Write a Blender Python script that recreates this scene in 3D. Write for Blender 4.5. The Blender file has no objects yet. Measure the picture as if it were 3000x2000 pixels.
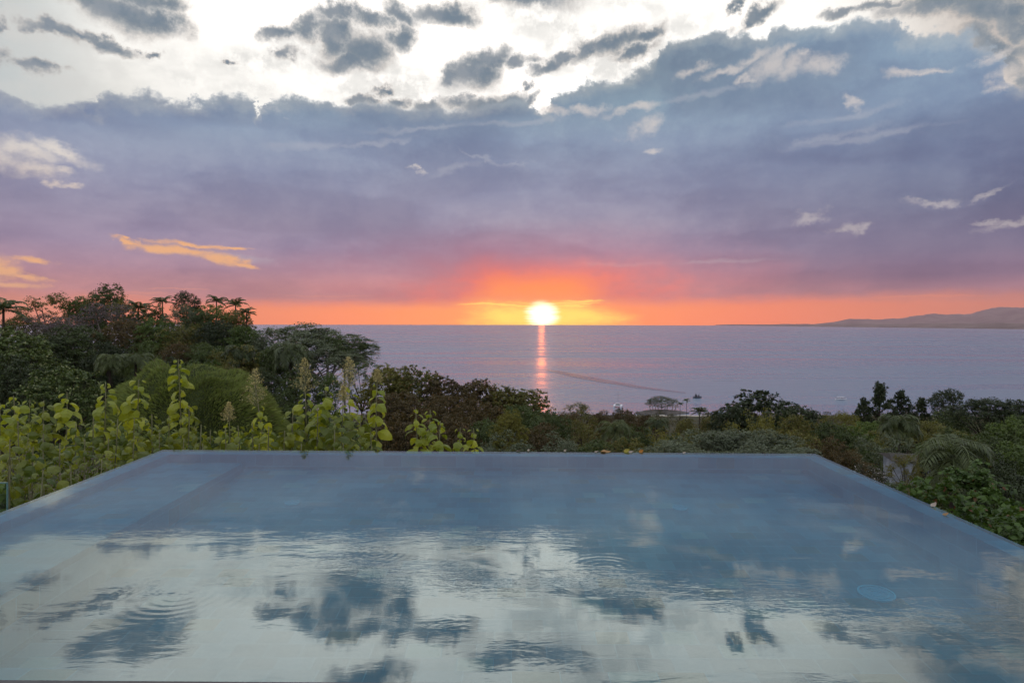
import bpy, math, random
import numpy as np
from mathutils import Vector, Matrix

PI = math.pi
scene = bpy.context.scene
COL = scene.collection

# ------------------------------------------------------------------ camera
HOR = 946.6            # photo row (of 2000) of the true horizon
F = 2000.0             # focal length in photo pixels (3000 px wide = 36 mm, 24 mm lens)
CAMZ = 1.6
cam_data = bpy.data.cameras.new('camera')
cam = bpy.data.objects.new('camera', cam_data)
COL.objects.link(cam)
cam.location = (0, 0, CAMZ)
cam.rotation_euler = (PI / 2, 0, 0)
cam_data.sensor_width = 36.0
cam_data.lens = 24.0
cam_data.shift_y = -(1000.0 - HOR) / 3000.0
cam.rotation_euler = (Matrix.Rotation(PI / 2, 3, 'X') @ Matrix.Rotation(math.radians(0.11), 3, 'Z')).to_euler()
cam_data.clip_start = 0.05
cam_data.clip_end = 300000.0
scene.camera = cam

scene.view_settings.view_transform = 'Standard'
scene.view_settings.look = 'None'
scene.view_settings.exposure = 0.0
scene.view_settings.gamma = 1.0
scene.view_settings.use_curve_mapping = False
scene.render.engine = 'CYCLES'
scene.cycles.max_bounces = 6
scene.cycles.diffuse_bounces = 2
scene.cycles.glossy_bounces = 3
scene.cycles.transmission_bounces = 4
scene.cycles.transparent_max_bounces = 8
scene.cycles.volume_bounces = 0
scene.cycles.sample_clamp_indirect = 4.0
scene.cycles.sample_clamp_direct = 12.0
scene.cycles.caustics_reflective = False
scene.cycles.caustics_refractive = False
scene.cycles.use_denoising = True
scene.cycles.use_adaptive_sampling = True
scene.cycles.adaptive_threshold = 0.02


def lin(c):
    out = []
    for v in c:
        v = v / 255.0
        out.append(v / 12.92 if v <= 0.04045 else ((v + 0.055) / 1.055) ** 2.4)
    return tuple(out)


# ------------------------------------------------------------------ node helper
class S:
    """a node socket that builds math nodes when it is added, multiplied ..."""
    def __init__(self, nt, sock): self.nt, self.s = nt, sock
    def _m(self, op, a, b=None, c=None):
        n = self.nt.nodes.new('ShaderNodeMath'); n.operation = op
        for i, v in enumerate((a, b, c)):
            if v is None: continue
            if isinstance(v, S): self.nt.links.new(v.s, n.inputs[i])
            else: n.inputs[i].default_value = v
        return S(self.nt, n.outputs[0])
    def __add__(self, o): return self._m('ADD', self, o)
    __radd__ = __add__
    def __mul__(self, o): return self._m('MULTIPLY', self, o)
    __rmul__ = __mul__
    def __sub__(self, o): return self._m('SUBTRACT', self, o)
    def __rsub__(self, o): return self._m('SUBTRACT', o, self)
    def __truediv__(self, o): return self._m('DIVIDE', self, o)
    def min(self, o): return self._m('MINIMUM', self, o)
    def max(self, o): return self._m('MAXIMUM', self, o)
    def pow(self, o): return self._m('POWER', self, o)
    def step(self, lo, hi, a=0.0, b=1.0, smooth=True):
        n = self.nt.nodes.new('ShaderNodeMapRange')
        n.interpolation_type = 'SMOOTHSTEP' if smooth else 'LINEAR'
        self.nt.links.new(self.s, n.inputs['Value'])
        n.inputs['From Min'].default_value = lo; n.inputs['From Max'].default_value = hi
        n.inputs['To Min'].default_value = a; n.inputs['To Max'].default_value = b
        return S(self.nt, n.outputs[0])


def mixc(nt, fac, a, b, blend='MIX'):
    n = nt.nodes.new('ShaderNodeMix'); n.data_type = 'RGBA'; n.blend_type = blend
    for i, v in ((0, fac), (6, a), (7, b)):
        if isinstance(v, S): nt.links.new(v.s, n.inputs[i])
        elif isinstance(v, (int, float)): n.inputs[i].default_value = v if i == 0 else (v, v, v, 1)
        else: n.inputs[i].default_value = (*v[:3], 1)
    return S(nt, n.outputs[2])


def ramp(nt, fac, stops, interp='LINEAR'):
    n = nt.nodes.new('ShaderNodeValToRGB'); n.color_ramp.interpolation = interp
    els = n.color_ramp.elements
    while len(els) < len(stops): els.new(0.5)
    for e, (p, c) in zip(els, stops):
        e.position = p
        e.color = (c, c, c, 1) if isinstance(c, (int, float)) else (*c, 1)
    nt.links.new(fac.s, n.inputs[0])
    return S(nt, n.outputs[0])


def vec(nt, op, a, b=None, out=0):
    n = nt.nodes.new('ShaderNodeVectorMath'); n.operation = op
    for i, v in enumerate((a, b)):
        if v is None: continue
        if isinstance(v, S): nt.links.new(v.s, n.inputs[i])
        elif op == 'SCALE' and i == 1: n.inputs['Scale'].default_value = v
        else: n.inputs[i].default_value = v
    return S(nt, n.outputs[out])


def comb(nt, x, y, z=0.0):
    n = nt.nodes.new('ShaderNodeCombineXYZ')
    for i, v in enumerate((x, y, z)):
        if isinstance(v, S): nt.links.new(v.s, n.inputs[i])
        else: n.inputs[i].default_value = v
    return S(nt, n.outputs[0])


def noise(nt, v, scale, detail=4.0, rough=0.5, dist=0.0, color=False, dim='3D', lac=2.0):
    n = nt.nodes.new('ShaderNodeTexNoise'); n.noise_dimensions = dim
    nt.links.new(v.s, n.inputs['Vector'])
    n.inputs['Scale'].default_value = scale; n.inputs['Detail'].default_value = detail
    n.inputs['Roughness'].default_value = rough; n.inputs['Distortion'].default_value = dist
    n.inputs['Lacunarity'].default_value = lac
    return S(nt, n.outputs[1 if color else 0])


def fcurve(nt, fac, pts):
    """piecewise curve fac (0..1) -> value (0..1)"""
    n = nt.nodes.new('ShaderNodeFloatCurve')
    cv = n.mapping.curves[0]
    n.mapping.use_clip = False
    pts = sorted(pts)
    cv.points[0].location = pts[0]; cv.points[1].location = pts[-1]
    for p in pts[1:-1]: cv.points.new(*p)
    n.mapping.update()
    nt.links.new(fac.s, n.inputs['Value'])
    return S(nt, n.outputs[0])


# ------------------------------------------------------------------ sky
SUN_AZ = math.atan((1587 - 1500) / F)
SUN_EL = math.radians(1.35)
world = bpy.data.worlds.new('World')
scene.world = world
world.use_nodes = True
nt = world.node_tree
nt.nodes.clear()
tc = nt.nodes.new('ShaderNodeTexCoord')
D = S(nt, tc.outputs['Generated'])
sx = nt.nodes.new('ShaderNodeSeparateXYZ'); nt.links.new(D.s, sx.inputs[0])
dx, dy, dz = (S(nt, sx.outputs[i]) for i in range(3))
az = dx._m('ARCTAN2', dx, dy)
el = dz._m('ARCSINE', dz, None)


def azel(x, y):
    u = (x - 1500) / F
    a = math.atan(u)
    return a, math.atan((HOR - y) / F * math.cos(a))


P0 = comb(nt, az, el, 0.0)
# cloud texture space: sheets seen in perspective get thinner towards the horizon
cp = comb(nt, az * 1.0, (el + 0.02).max(0.0).pow(0.62) * 1.25, 0.0)
wa = noise(nt, cp, 9.0, 7.0, 0.66, 0.0, dim='2D')
wb = noise(nt, vec(nt, 'ADD', cp, (7.3, 3.1, 5.7)), 9.0, 7.0, 0.66, 0.0, dim='2D')
fine = noise(nt, vec(nt, 'ADD', cp, (2.3, 9.1, 0.7)), 26.0, 6.0, 0.68, 0.0, dim='2D')
w1c = comb(nt, wa - 0.5, wb - 0.5, 0.0)
P = vec(nt, 'ADD', P0, vec(nt, 'MULTIPLY', w1c, (0.115, 0.060, 0.0)))
P2 = vec(nt, 'ADD', P0, vec(nt, 'MULTIPLY', w1c, (0.24, 0.030, 0.0)))
P3 = vec(nt, 'ADD', P0, vec(nt, 'MULTIPLY', w1c, (0.16, 0.016, 0.0)))
bp = vec(nt, 'ADD', cp, vec(nt, 'MULTIPLY', w1c, (0.10, 0.04, 0.0)))
band = noise(nt, vec(nt, 'MULTIPLY', bp, (1.0, 2.6, 1.0)), 3.2, 4.0, 0.50, 0.0, dim='2D')
azn = az.step(-0.8, 0.8, 0, 1, smooth=False)
elp = el * (F / 950.0)      # 1.0 = 950 photo px above the horizon

TOKEN = [None]          # keeps the evaluation in series so that few values are alive at a time
TILE = [None]           # part of the sky (x0, x1, y0, y1 in photo px) that is being written


def chained(src):
    if TOKEN[0] is None: return src
    n = nt.nodes.new('ShaderNodeVectorMath'); n.operation = 'MULTIPLY_ADD'
    nt.links.new(TOKEN[0].s, n.inputs[0]); n.inputs[1].default_value = (1e-9, 1e-9, 0)
    nt.links.new(src.s, n.inputs[2])
    return S(nt, n.outputs[0])


def blob_r(x, y, rx, ry, ang=0.0, src=None):
    a, e = azel(x, y)
    n = nt.nodes.new('ShaderNodeMapping'); n.vector_type = 'TEXTURE'
    n.inputs['Location'].default_value = (a, e, 0)
    n.inputs['Rotation'].default_value = (0, 0, math.radians(ang))
    ca = math.cos(a)
    n.inputs['Scale'].default_value = (rx / F * ca * ca, ry / F * ca, 1)
    nt.links.new(src.s, n.inputs['Vector'])
    return vec(nt, 'LENGTH', S(nt, n.outputs[0]), None, 1)


def near_tile(b):
    x, y, rx, ry = b[:4]
    x0, x1, y0, y1 = TILE[0]
    m = 90
    ry = ry + abs(math.sin(math.radians(b[4] if len(b) > 4 else 0))) * rx
    return x + rx * 1.3 + m > x0 and x - rx * 1.3 - m < x1 and y + ry * 1.3 + m > y0 and y - ry * 1.3 - m < y1


def blobs(lst, src, chain=True):
    """nearest normalised ellipse radius of those that reach this tile (None: none does)"""
    lst = [b for b in lst if near_tile(b)]
    r = None
    for i, b in enumerate(lst):
        if i % 6 == 0: cs = chained(src)
        q = blob_r(*b, src=cs)
        r = q if r is None else r.min(q)
        if i % 6 == 5 or i == len(lst) - 1: TOKEN[0] = r
    return r


def ncurve(pts):
    out = []
    for x, y in pts:
        a, e = azel(x, y)
        out.append(((a + 0.8) / 1.6, e / 0.6))
    return out


def azp(x): return (math.atan((x - 1500) / F) + 0.8) / 1.6


def es(y): return max(0.0, (HOR - y) / 950.0)


# clouds standing free in the bright upper sky: (x, y, rx, ry, tilt) in photo pixels
FREE = [(350, 26, 170, 66, -12), (440, 58, 120, 52, -8), (265, -8, 110, 44, 0), (430, -5, 110, 40, 0),
        (40, 68, 34, 18, 0), (165, 103, 85, 20, -18), (310, 140, 130, 22, -6), (240, 125, 70, 16, -10), (445, 158, 38, 14, 8),
        (15, 165, 50, 34, -20), (110, 215, 75, 22, -8), (655, 180, 30, 10, 0),
        (820, 95, 64, 26, 12), (900, 70, 80, 34, 18), (985, 90, 85, 50, -20), (1000, 40, 64, 26, 0), (1090, 55, 85, 28, 0),
        (1180, 35, 75, 32, -10), (1300, 42, 125, 32, -6), (1170, 105, 64, 44, 30),
        (1060, 150, 110, 56, 10), (1010, 185, 90, 35, 0), (970, 110, 60, 64, 0), (850, 165, 44, 22, 30),
        (1390, 205, 110, 46, 18), (1440, 180, 95, 32, 15), (1330, 225, 54, 30, 20), (1530, 178, 75, 18, 12),
        (1620, 190, 70, 24, 14), (1660, 175, 55, 16, 8), (1770, 125, 90, 38, 20), (1850, 100, 85, 24, 12), (1835, 150, 64, 24, 10), (1720, 155, 50, 26, 30),
        (1545, -14, 190, 30, -4), (1640, -30, 120, 30, 8), (1440, -28, 110, 28, 0), (1110, 270, 30, 20, 30), (1560, 248, 30, 16, 20),
        (2140, 28, 38, 13, 22), (2225, 38, 90, 22, 22), (2190, 60, 44, 14, 30),
        (1360, 288, 64, 20, 8), (1495, 292, 95, 36, 4), (1420, 300, 84, 30, 0), (1560, 300, 64, 20, 30), (1170, 305, 48, 20, 10), (1070, 308, 44, 16, 0), (1265, 312, 54, 20, 0),
        (2760, 10, 190, 34, -8), (2900, 25, 170, 48, -20), (2920, 110, 160, 44, -30), (2960, 175, 95, 42, -35), (2600, 2, 90, 18, 0), (2990, 60, 120, 48, -25),
        (2500, 20, 95, 16, 0), (3050, 240, 100, 40, -30), (3100, 0, 200, 80, -20),
        (1080, -85, 150, 40, 0), (2870, -70, 260, 50, 0), (2500, -130, 200, 30, 0), (1900, -170, 220, 40, 0)]
EDGE = [(-1500, 250), (-400, 200), (0, 262), (80, 290), (180, 300), (260, 312), (290, 292), (420, 284), (520, 292), (560, 300), (600, 282), (700, 275), (740, 282), (750, 330), (760, 282), (850, 272), (930, 278), (985, 305),
        (1010, 318), (1100, 308), (1200, 312), (1300, 305), (1420, 296), (1500, 272), (1560, 285), (1600, 330), (1640, 312), (1680, 262), (1800, 215), (1900, 165), (1940, 112), (2000, 100), (2080, 75), (2180, 88), (2240, 92),
        (2250, 75), (2330, 62), (2460, 52), (2560, 38), (2640, 45), (2680, 78), (2780, 70), (2870, 88), (2930, 115), (2935, 150), (2940, 205), (3000, 235), (3400, 250), (4500, 230)]
HOLES = [(60, 435, 130, 34, -10), (170, 440, 130, 24, -14), (60, 490, 110, 30, -4), (150, 500, 70, 16, 0), (-60, 450, 90, 60, 0), (140, 545, 30, 10, 0), (205, 550, 36, 10, 0),
         (1850, 318, 55, 14, 12), (1740, 320, 40, 14, 0), (1640, 330, 50, 15, 0), (1890, 375, 50, 26, 30), (1895, 447, 30, 10, 0), (1200, 492, 16, 6, 0),
         (2200, 170, 60, 16, 20), (2250, 190, 60, 34, 40), (2320, 195, 70, 30, 20), (2400, 195, 55, 26, 20), (2025, 210, 45, 14, 8), (2120, 220, 65, 16, 14), (2190, 238, 34, 11, 20),
         (2290, 150, 50, 16, 20), (2365, 158, 30, 14, 0), (2660, 213, 80, 16, 0), (2720, 207, 60, 8, 8), (2910, 140, 70, 14, 22), (2960, 205, 50, 30, -20), (2970, 235, 60, 12, 8), (2480, 292, 34, 16, -40),
         (2880, 578, 80, 9, 12), (2720, 585, 60, 10, 4), (2950, 653, 80, 14, 14), (2880, 655, 60, 8, 0), (2460, 668, 34, 16, -30), (2370, 622, 60, 14, 6), (2500, 670, 30, 10, 0)]
BELLY = [(2180, 760, 190, 22, 2), (1690, 440, 170, 50, -4), (2950, 560, 280, 90, 10), (1380, 430, 180, 45, 8), (2900, 800, 300, 30, 3), (2560, 845, 260, 12, 2), (300, 350, 330, 45, -4), (2500, 130, 260, 55, 4), (2700, 190, 240, 40, 6), (2080, 160, 120, 40, 10), (1480, 325, 150, 25, 4), (30, 435, 55, 26, 20)]
FOLD = [(1250, 378, 210, 10, 8), (1550, 358, 200, 11, 3), (1100, 420, 160, 10, 10), (1450, 470, 110, 12, -20), (1320, 500, 140, 16, 8), (2500, 335, 220, 14, 4), (2560, 400, 240, 12, 3), (2450, 405, 130, 20, 10), (760, 320, 10, 40, 10), (2050, 280, 220, 11, 4), (2100, 770, 170, 8, 2), (1750, 780, 200, 8, 0), (700, 760, 200, 14, -4), (900, 430, 130, 18, 4)]
LOW = [(400, 712, 90, 10, -10), (500, 736, 130, 15, -6), (640, 762, 120, 15, -9), (740, 783, 80, 8, -6), (560, 722, 90, 8, -4), (650, 728, 60, 4, 0), (380, 700, 60, 4, -6), (100, 768, 120, 9, -3), (40, 800, 90, 20, 0), (90, 815, 90, 12, -4), (60, 838, 110, 9, 0), (-60, 800, 120, 50, 0)]
PALE = [(420, 862, 160, 5, 0), (520, 850, 130, 3, 0), (300, 872, 200, 4, 0), (960, 868, 180, 4, 0), (2700, 865, 300, 4, 0)]
STREAK = [(1700, 880, 140, 4, 0), (1640, 886, 200, 3, 0), (1500, 893, 190, 3, 0), (1660, 893, 110, 4, 0)]
STRIP = [(-1500, 780), (0, 862), (300, 872), (700, 886), (1300, 888), (1500, 884), (1700, 884), (2000, 882), (2300, 872), (2700, 862), (3000, 858), (4500, 850)]


def build_tile(x0, x1, y0, y1):
    TILE[0] = (x0, x1, y0, y1); TOKEN[0] = None
    fl = fine - 0.5
    sky = None
    if y0 < 400 or x0 < 400:
        # open sky: silver grey at the left, glaring white above the sun
        glare = blob_r(1500, 170, 1900, 460, -4, src=P2).step(1.0, 0.22)
        sky = mixc(nt, glare, lin((218, 218, 212)), tuple(v * 1.42 for v in lin((252, 249, 243))))
        if x1 > 2300: sky = mixc(nt, az.step(0.42, 0.62), sky, lin((214, 206, 198)))
        if x0 < 400: sky = mixc(nt, az.step(-0.50, -0.66), sky, lin((196, 204, 204)))
        sky = mixc(nt, (band.step(0.46, 0.66)) * (fine.step(0.25, 0.60)) * 0.75, sky, lin((214, 214, 210)))
        # free clouds: warm thin rims, slate cores
        rf = blobs(FREE, P)
        if rf is not None:
            rf = rf + fl * 0.70 + (wb - 0.5) * 0.5
            fc = ramp(nt, rf.step(1.10, 0.20, 0, 1, smooth=False), [(0.0, lin((206, 196, 188))), (0.30, lin((172, 165, 160))), (0.60, lin((142, 151, 157))), (1.0, lin((116, 134, 148)))])
            fc = mixc(nt, wa.step(0.40, 0.62) * 0.45, fc, lin((170, 174, 178)))
            sky = mixc(nt, rf.step(1.30, 0.34), sky, fc)
    # the deck
    spd = nt.nodes.new('ShaderNodeSeparateXYZ'); nt.links.new(P.s, spd.inputs[0])
    azw, elw = S(nt, spd.outputs[0]), S(nt, spd.outputs[1])
    left_r = ramp(nt, elp, [(es(950), lin((226, 142, 120))), (es(885), lin((216, 138, 128))), (es(845), lin((204, 142, 142))), (es(800), lin((174, 138, 156))), (es(740), lin((156, 142, 168))),
                           (es(660), lin((152, 148, 172))), (es(560), lin((146, 153, 178))), (es(430), lin((140, 158, 182))), (es(330), lin((134, 158, 176))), (es(250), lin((134, 156, 170)))])
    deck_c = left_r
    if x1 > 1700:
        right_r = ramp(nt, elp, [(es(950), lin((205, 132, 132))), (es(860), lin((186, 130, 138))), (es(825), lin((136, 112, 136))), (es(760), lin((116, 112, 140))), (es(640), lin((110, 120, 148))),
                                (es(520), lin((112, 128, 158))), (es(400), lin((130, 152, 178))), (es(280), lin((140, 164, 186))), (es(180), lin((142, 166, 186))), (es(60), lin((144, 162, 178)))])
        deck_c = mixc(nt, az.step(0.12, 0.60), left_r, right_r)
    deck_c = mixc(nt, band.step(0.42, 0.60, 0.0, 0.8), deck_c, mixc(nt, 1.0, deck_c, (0.80, 0.80, 0.84), 'MULTIPLY'))
    deck_c = mixc(nt, band.step(0.50, 0.34, 0.0, 0.7), deck_c, mixc(nt, 1.0, deck_c, (1.16, 1.14, 1.08), 'MULTIPLY'))
    deck_c = mixc(nt, (wa * 0.65 + fine * 0.35).step(0.38, 0.62, 0.0, 0.68), deck_c, mixc(nt, 1.0, deck_c, (0.76, 0.80, 0.88), 'MULTIPLY'))
    deck_c = mixc(nt, (wb * 0.55 + fine * 0.45).step(0.48, 0.68, 0.0, 0.60), deck_c, mixc(nt, 1.0, deck_c, (1.28, 1.25, 1.16), 'MULTIPLY'))
    b = blobs(BELLY, P2)
    if b is not None:
        deck_c = mixc(nt, b.step(1.1, 0.2, 0.0, 0.40), deck_c, mixc(nt, 1.0, deck_c, (0.68, 0.70, 0.78), 'MULTIPLY'))
    b = blobs(FOLD, P2)
    if b is not None:
        deck_c = mixc(nt, b.step(1.1, 0.1, 0.0, 0.30), deck_c, lin((190, 192, 200)))
    if sky is None:
        sky = deck_c
        mdeck = None
    else:
        eb = fcurve(nt, azw.step(-0.8, 0.8, 0, 1, smooth=False), ncurve(EDGE)) * 0.6
        df = (eb - elw) * (F / 40.0) - fl * 0.55
        mdeck = df.step(0.0, 0.50)
        sky = mixc(nt, mdeck, sky, deck_c)
        if y0 < 400:
            sky = mixc(nt, mdeck * df.step(1.3, 0.2) * 0.35, sky, lin((196, 196, 190)))
    for lst_, amt_, tint_ in ((HOLES[:7], 0.85, None), (HOLES[7:], 0.62, lin((226, 216, 208)))):
        b = blobs(lst_, P)
        if b is None: continue
        b = b + fl * 1.2
        hk = b.step(1.45, 0.0)
        sky = mixc(nt, hk * amt_ * el.step(0.14, 0.24, 0.65, 1.0), sky, tint_ or mixc(nt, el.step(0.13, 0.22), lin((232, 208, 184)), lin((240, 232, 220))))
    if y1 > 600:
        b = blobs(LOW, P3)
        if b is not None: sky = mixc(nt, (b + fl * 0.9).step(1.25, 0.25) * 0.92, sky, lin((250, 186, 122)))
        b = blobs(PALE, P3)
        if b is not None: sky = mixc(nt, b.step(1.1, 0.2) * 0.5, sky, lin((244, 160, 118)))
        # red and orange glow round the sun
        g1 = blob_r(1587, 915, 960, 300, src=P2).step(1.0, 0.05)
        sky = mixc(nt, g1 * 0.62, sky, lin((232, 116, 118)))
        g2 = blob_r(1587, 915, 540, 185, src=P2).step(1.0, 0.20)
        sky = mixc(nt, g2 * 0.85, sky, tuple(1.35 * v for v in lin((255, 104, 40))))
        g3 = blob_r(1587, 905, 300, 125, src=P3).step(1.0, 0.30)
        sky = mixc(nt, g3 * 0.90, sky, tuple(1.5 * v for v in lin((255, 138, 0))))
        # clear strip above the horizon
        sb = fcurve(nt, azn, ncurve(STRIP)) * 0.6
        sfield = (sb - (el + (wb - 0.5) * 0.0096)) * F
        strip_c = ramp(nt, azn, [(0.0, lin((205, 140, 130))), (azp(0), lin((205, 132, 122))), (azp(500), lin((224, 134, 112))), (azp(1000), lin((250, 150, 88))), (azp(1300), lin((253, 166, 70))), (azp(1587), lin((255, 186, 66))),
                                (azp(1850), lin((255, 155, 76))), (azp(2200), lin((240, 136, 104))), (azp(2600), lin((214, 128, 120))), (azp(3000), lin((190, 118, 124))), (1.0, lin((170, 125, 140)))])
        sky = mixc(nt, (sfield + fl * 16.0).step(-22.0, 24.0) * 0.93, sky, mixc(nt, 1.0, strip_c, (1.70, 1.22, 0.20), 'MULTIPLY'))
        if x0 < 1587 < x1:
            g4 = blob_r(1587, 928, 300, 58, src=P3).step(1.0, 0.25)
            sky = mixc(nt, g4 * 0.95, sky, tuple(1.7 * v for v in lin((255, 222, 60))))
            sky = mixc(nt, blobs(STREAK, P3).step(1.1, 0.3) * 0.8, sky, tuple(1.6 * v for v in lin((255, 220, 70))))
            P4 = vec(nt, 'ADD', P0, comb(nt, noise(nt, vec(nt, 'MULTIPLY', P0, (3.0, 110.0, 1.0)), 4.0, 2.0, 0.6, 0.0) * 0.030, 0.0, 0.0))
            core = blob_r(1619, 922, 39, 33, src=P4).step(1.5, 0.50)
            sky = mixc(nt, core, sky, (3.2, 2.7, 1.9))
    sky = mixc(nt, 0.002, sky, S(nt, st.outputs[0]), 'ADD')      # a trace of the physical dusk sky
    return background(sky)


def background(c):
    b = nt.nodes.new('ShaderNodeBackground')
    nt.links.new(c.s, b.inputs[0]) if isinstance(c, S) else setattr(b.inputs[0], 'default_value', (*c, 1))
    return b.outputs[0]


def mixs(fac, a, b):
    m = nt.nodes.new('ShaderNodeMixShader')
    nt.links.new(fac.s, m.inputs[0]); nt.links.new(a, m.inputs[1]); nt.links.new(b, m.inputs[2])
    return m.outputs[0]


st = nt.nodes.new('ShaderNodeTexSky'); st.sky_type = 'NISHITA'; st.sun_disc = False
st.sun_elevation = SUN_EL; st.sun_rotation = SUN_AZ
st.altitude = 100.0


def over(sock, v): return sock._m('GREATER_THAN', sock, v)


def split(axis, bounds, make):
    """hard switch between neighbouring tiles (they agree where they meet)"""
    out = make(0)
    for i, bnd in enumerate(bounds):
        out = mixs(over(axis, bnd), out, make(i + 1))
    return out


UX, LX = [600, 1150, 1750, 2400], [900, 2250]
ub = [-4000] + UX + [8000]; lb = [-4000] + LX + [8000]
upper = split(az, [azel(x, HOR)[0] for x in UX], lambda i: build_tile(ub[i], ub[i + 1], -2000, 410))
lower = split(az, [azel(x, HOR)[0] for x in LX], lambda i: build_tile(lb[i], lb[i + 1], 410, 1000))
# the switch follows the photo row 410
TILE[0] = None
row = el - az._m('COSINE', az) * ((HOR - 410) / F)
front = mixs(over(row, 0.0), lower, upper)
# the open sky far above and behind: dusk blue with thin cloud
back = noise(nt, D, 2.2, 3.0, 0.55, 0.0).step(0.38, 0.66)
high = background(mixc(nt, back, tuple(1.5 * v for v in lin((160, 174, 192))), tuple(1.5 * v for v in lin((215, 214, 208)))))
rear = background(mixc(nt, back, tuple(2.2 * v for v in lin((150, 160, 180))), tuple(2.2 * v for v in lin((205, 200, 198)))))
allsky = mixs(el.step(0.50, 0.75), front, high)
hy = dy / (dx * dx + dy * dy).max(1e-6)._m('SQRT', (dx * dx + dy * dy).max(1e-6))
allsky = mixs(hy.step(0.70, 0.30), allsky, rear)
# below the horizon the world is only seen in stray reflections
allsky = mixs(el.step(-0.004, -0.03), allsky, background(lin((60, 62, 74))))
wo = nt.nodes.new('ShaderNodeOutputWorld')
nt.links.new(allsky, wo.inputs[0])
world.cycles.sampling_method = 'MANUAL'
world.cycles.sample_map_resolution = 1024

sun_data = bpy.data.lights.new('sun', 'SUN')
sun_data.energy = 0.014
sun_data.angle = math.radians(0.5)
sun_data.color = (1.0, 0.20, 0.03)
sun = bpy.data.objects.new('sun', sun_data)
COL.objects.link(sun)
sd = Vector((math.sin(SUN_AZ) * math.cos(SUN_EL), math.cos(SUN_AZ) * math.cos(SUN_EL), math.sin(SUN_EL)))
sun.rotation_euler = sd.to_track_quat('Z', 'Y').to_euler()
sun.location = (20, 20, 60)


# ================================================================== building blocks
rng = np.random.default_rng(7)
random.seed(7)


def newmat(name):
    m = bpy.data.materials.new(name); m.use_nodes = True
    m.node_tree.nodes.clear()
    return m, m.node_tree


def out(t, shader, disp=None):
    o = t.nodes.new('ShaderNodeOutputMaterial')
    t.links.new(shader, o.inputs[0])


def principled(t, color, rough=0.6, spec=0.5, metal=0.0, normal=None):
    p = t.nodes.new('ShaderNodeBsdfPrincipled')
    if isinstance(color, S): t.links.new(color.s, p.inputs['Base Color'])
    else: p.inputs['Base Color'].default_value = (*color, 1)
    if isinstance(rough, S): t.links.new(rough.s, p.inputs['Roughness'])
    else: p.inputs['Roughness'].default_value = rough
    p.inputs['Specular IOR Level'].default_value = spec
    p.inputs['Metallic'].default_value = metal
    if normal is not None: t.links.new(normal.s, p.inputs['Normal'])
    return p.outputs[0]


def pos(t): return S(t, t.nodes.new('ShaderNodeNewGeometry').outputs['Position'])


def objco(t): return S(t, t.nodes.new('ShaderNodeTexCoord').outputs['Object'])


def bump(t, h, strength=0.3, dist=0.1):
    n = t.nodes.new('ShaderNodeBump'); n.inputs['Strength'].default_value = strength; n.inputs['Distance'].default_value = dist
    t.links.new(h.s, n.inputs['Height'])
    return S(t, n.outputs[0])


def simple_mat(name, c1, c2=None, rough=0.6, scale=3.0, spec=0.4, metal=0.0, bumpy=0.0):
    m, t = newmat(name)
    v = objco(t)
    n = noise(t, v, scale, 5.0, 0.6)
    col = mixc(t, n.step(0.35, 0.65), c1, c2 or c1)
    nm = bump(t, n, bumpy, 0.05) if bumpy else None
    out(t, principled(t, col, rough, spec, metal, nm))
    return m


def leaf_mat(name, c1, c2, c3=None, c3_amt=0.0, trans=0.35, rough=0.55, spec=0.3, pscale=0.35):
    """leaf colours vary from leaf to leaf and from clump to clump"""
    m, t = newmat(name)
    g = t.nodes.new('ShaderNodeNewGeometry')
    ri = S(t, g.outputs['Random Per Island'])
    oi = t.nodes.new('ShaderNodeObjectInfo')
    cl = noise(t, S(t, g.outputs['Position']), pscale, 2.0, 0.5)
    f = (ri * 0.5 + cl * 0.9 + S(t, oi.outputs['Random']) * 0.3 - 0.35)
    col = mixc(t, f.step(0.0, 1.0, smooth=False), c1, c2)
    if c3 is not None:
        fr = (ri * 7.31)._m('FRACT', ri * 7.31)
        col = mixc(t, fr.step(1.0 - c3_amt - 0.01, 1.0 - c3_amt), col, c3)
    p = principled(t, col, rough, spec)
    tr = t.nodes.new('ShaderNodeBsdfTranslucent')
    tc_ = mixc(t, 1.0, col, (1.5, 1.35, 0.7), 'MULTIPLY')
    t.links.new(tc_.s, tr.inputs[0])
    mx = t.nodes.new('ShaderNodeMixShader'); mx.inputs[0].default_value = trans
    t.links.new(p, mx.inputs[1]); t.links.new(tr.outputs[0], mx.inputs[2])
    out(t, mx.outputs[0])
    return m


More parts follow.
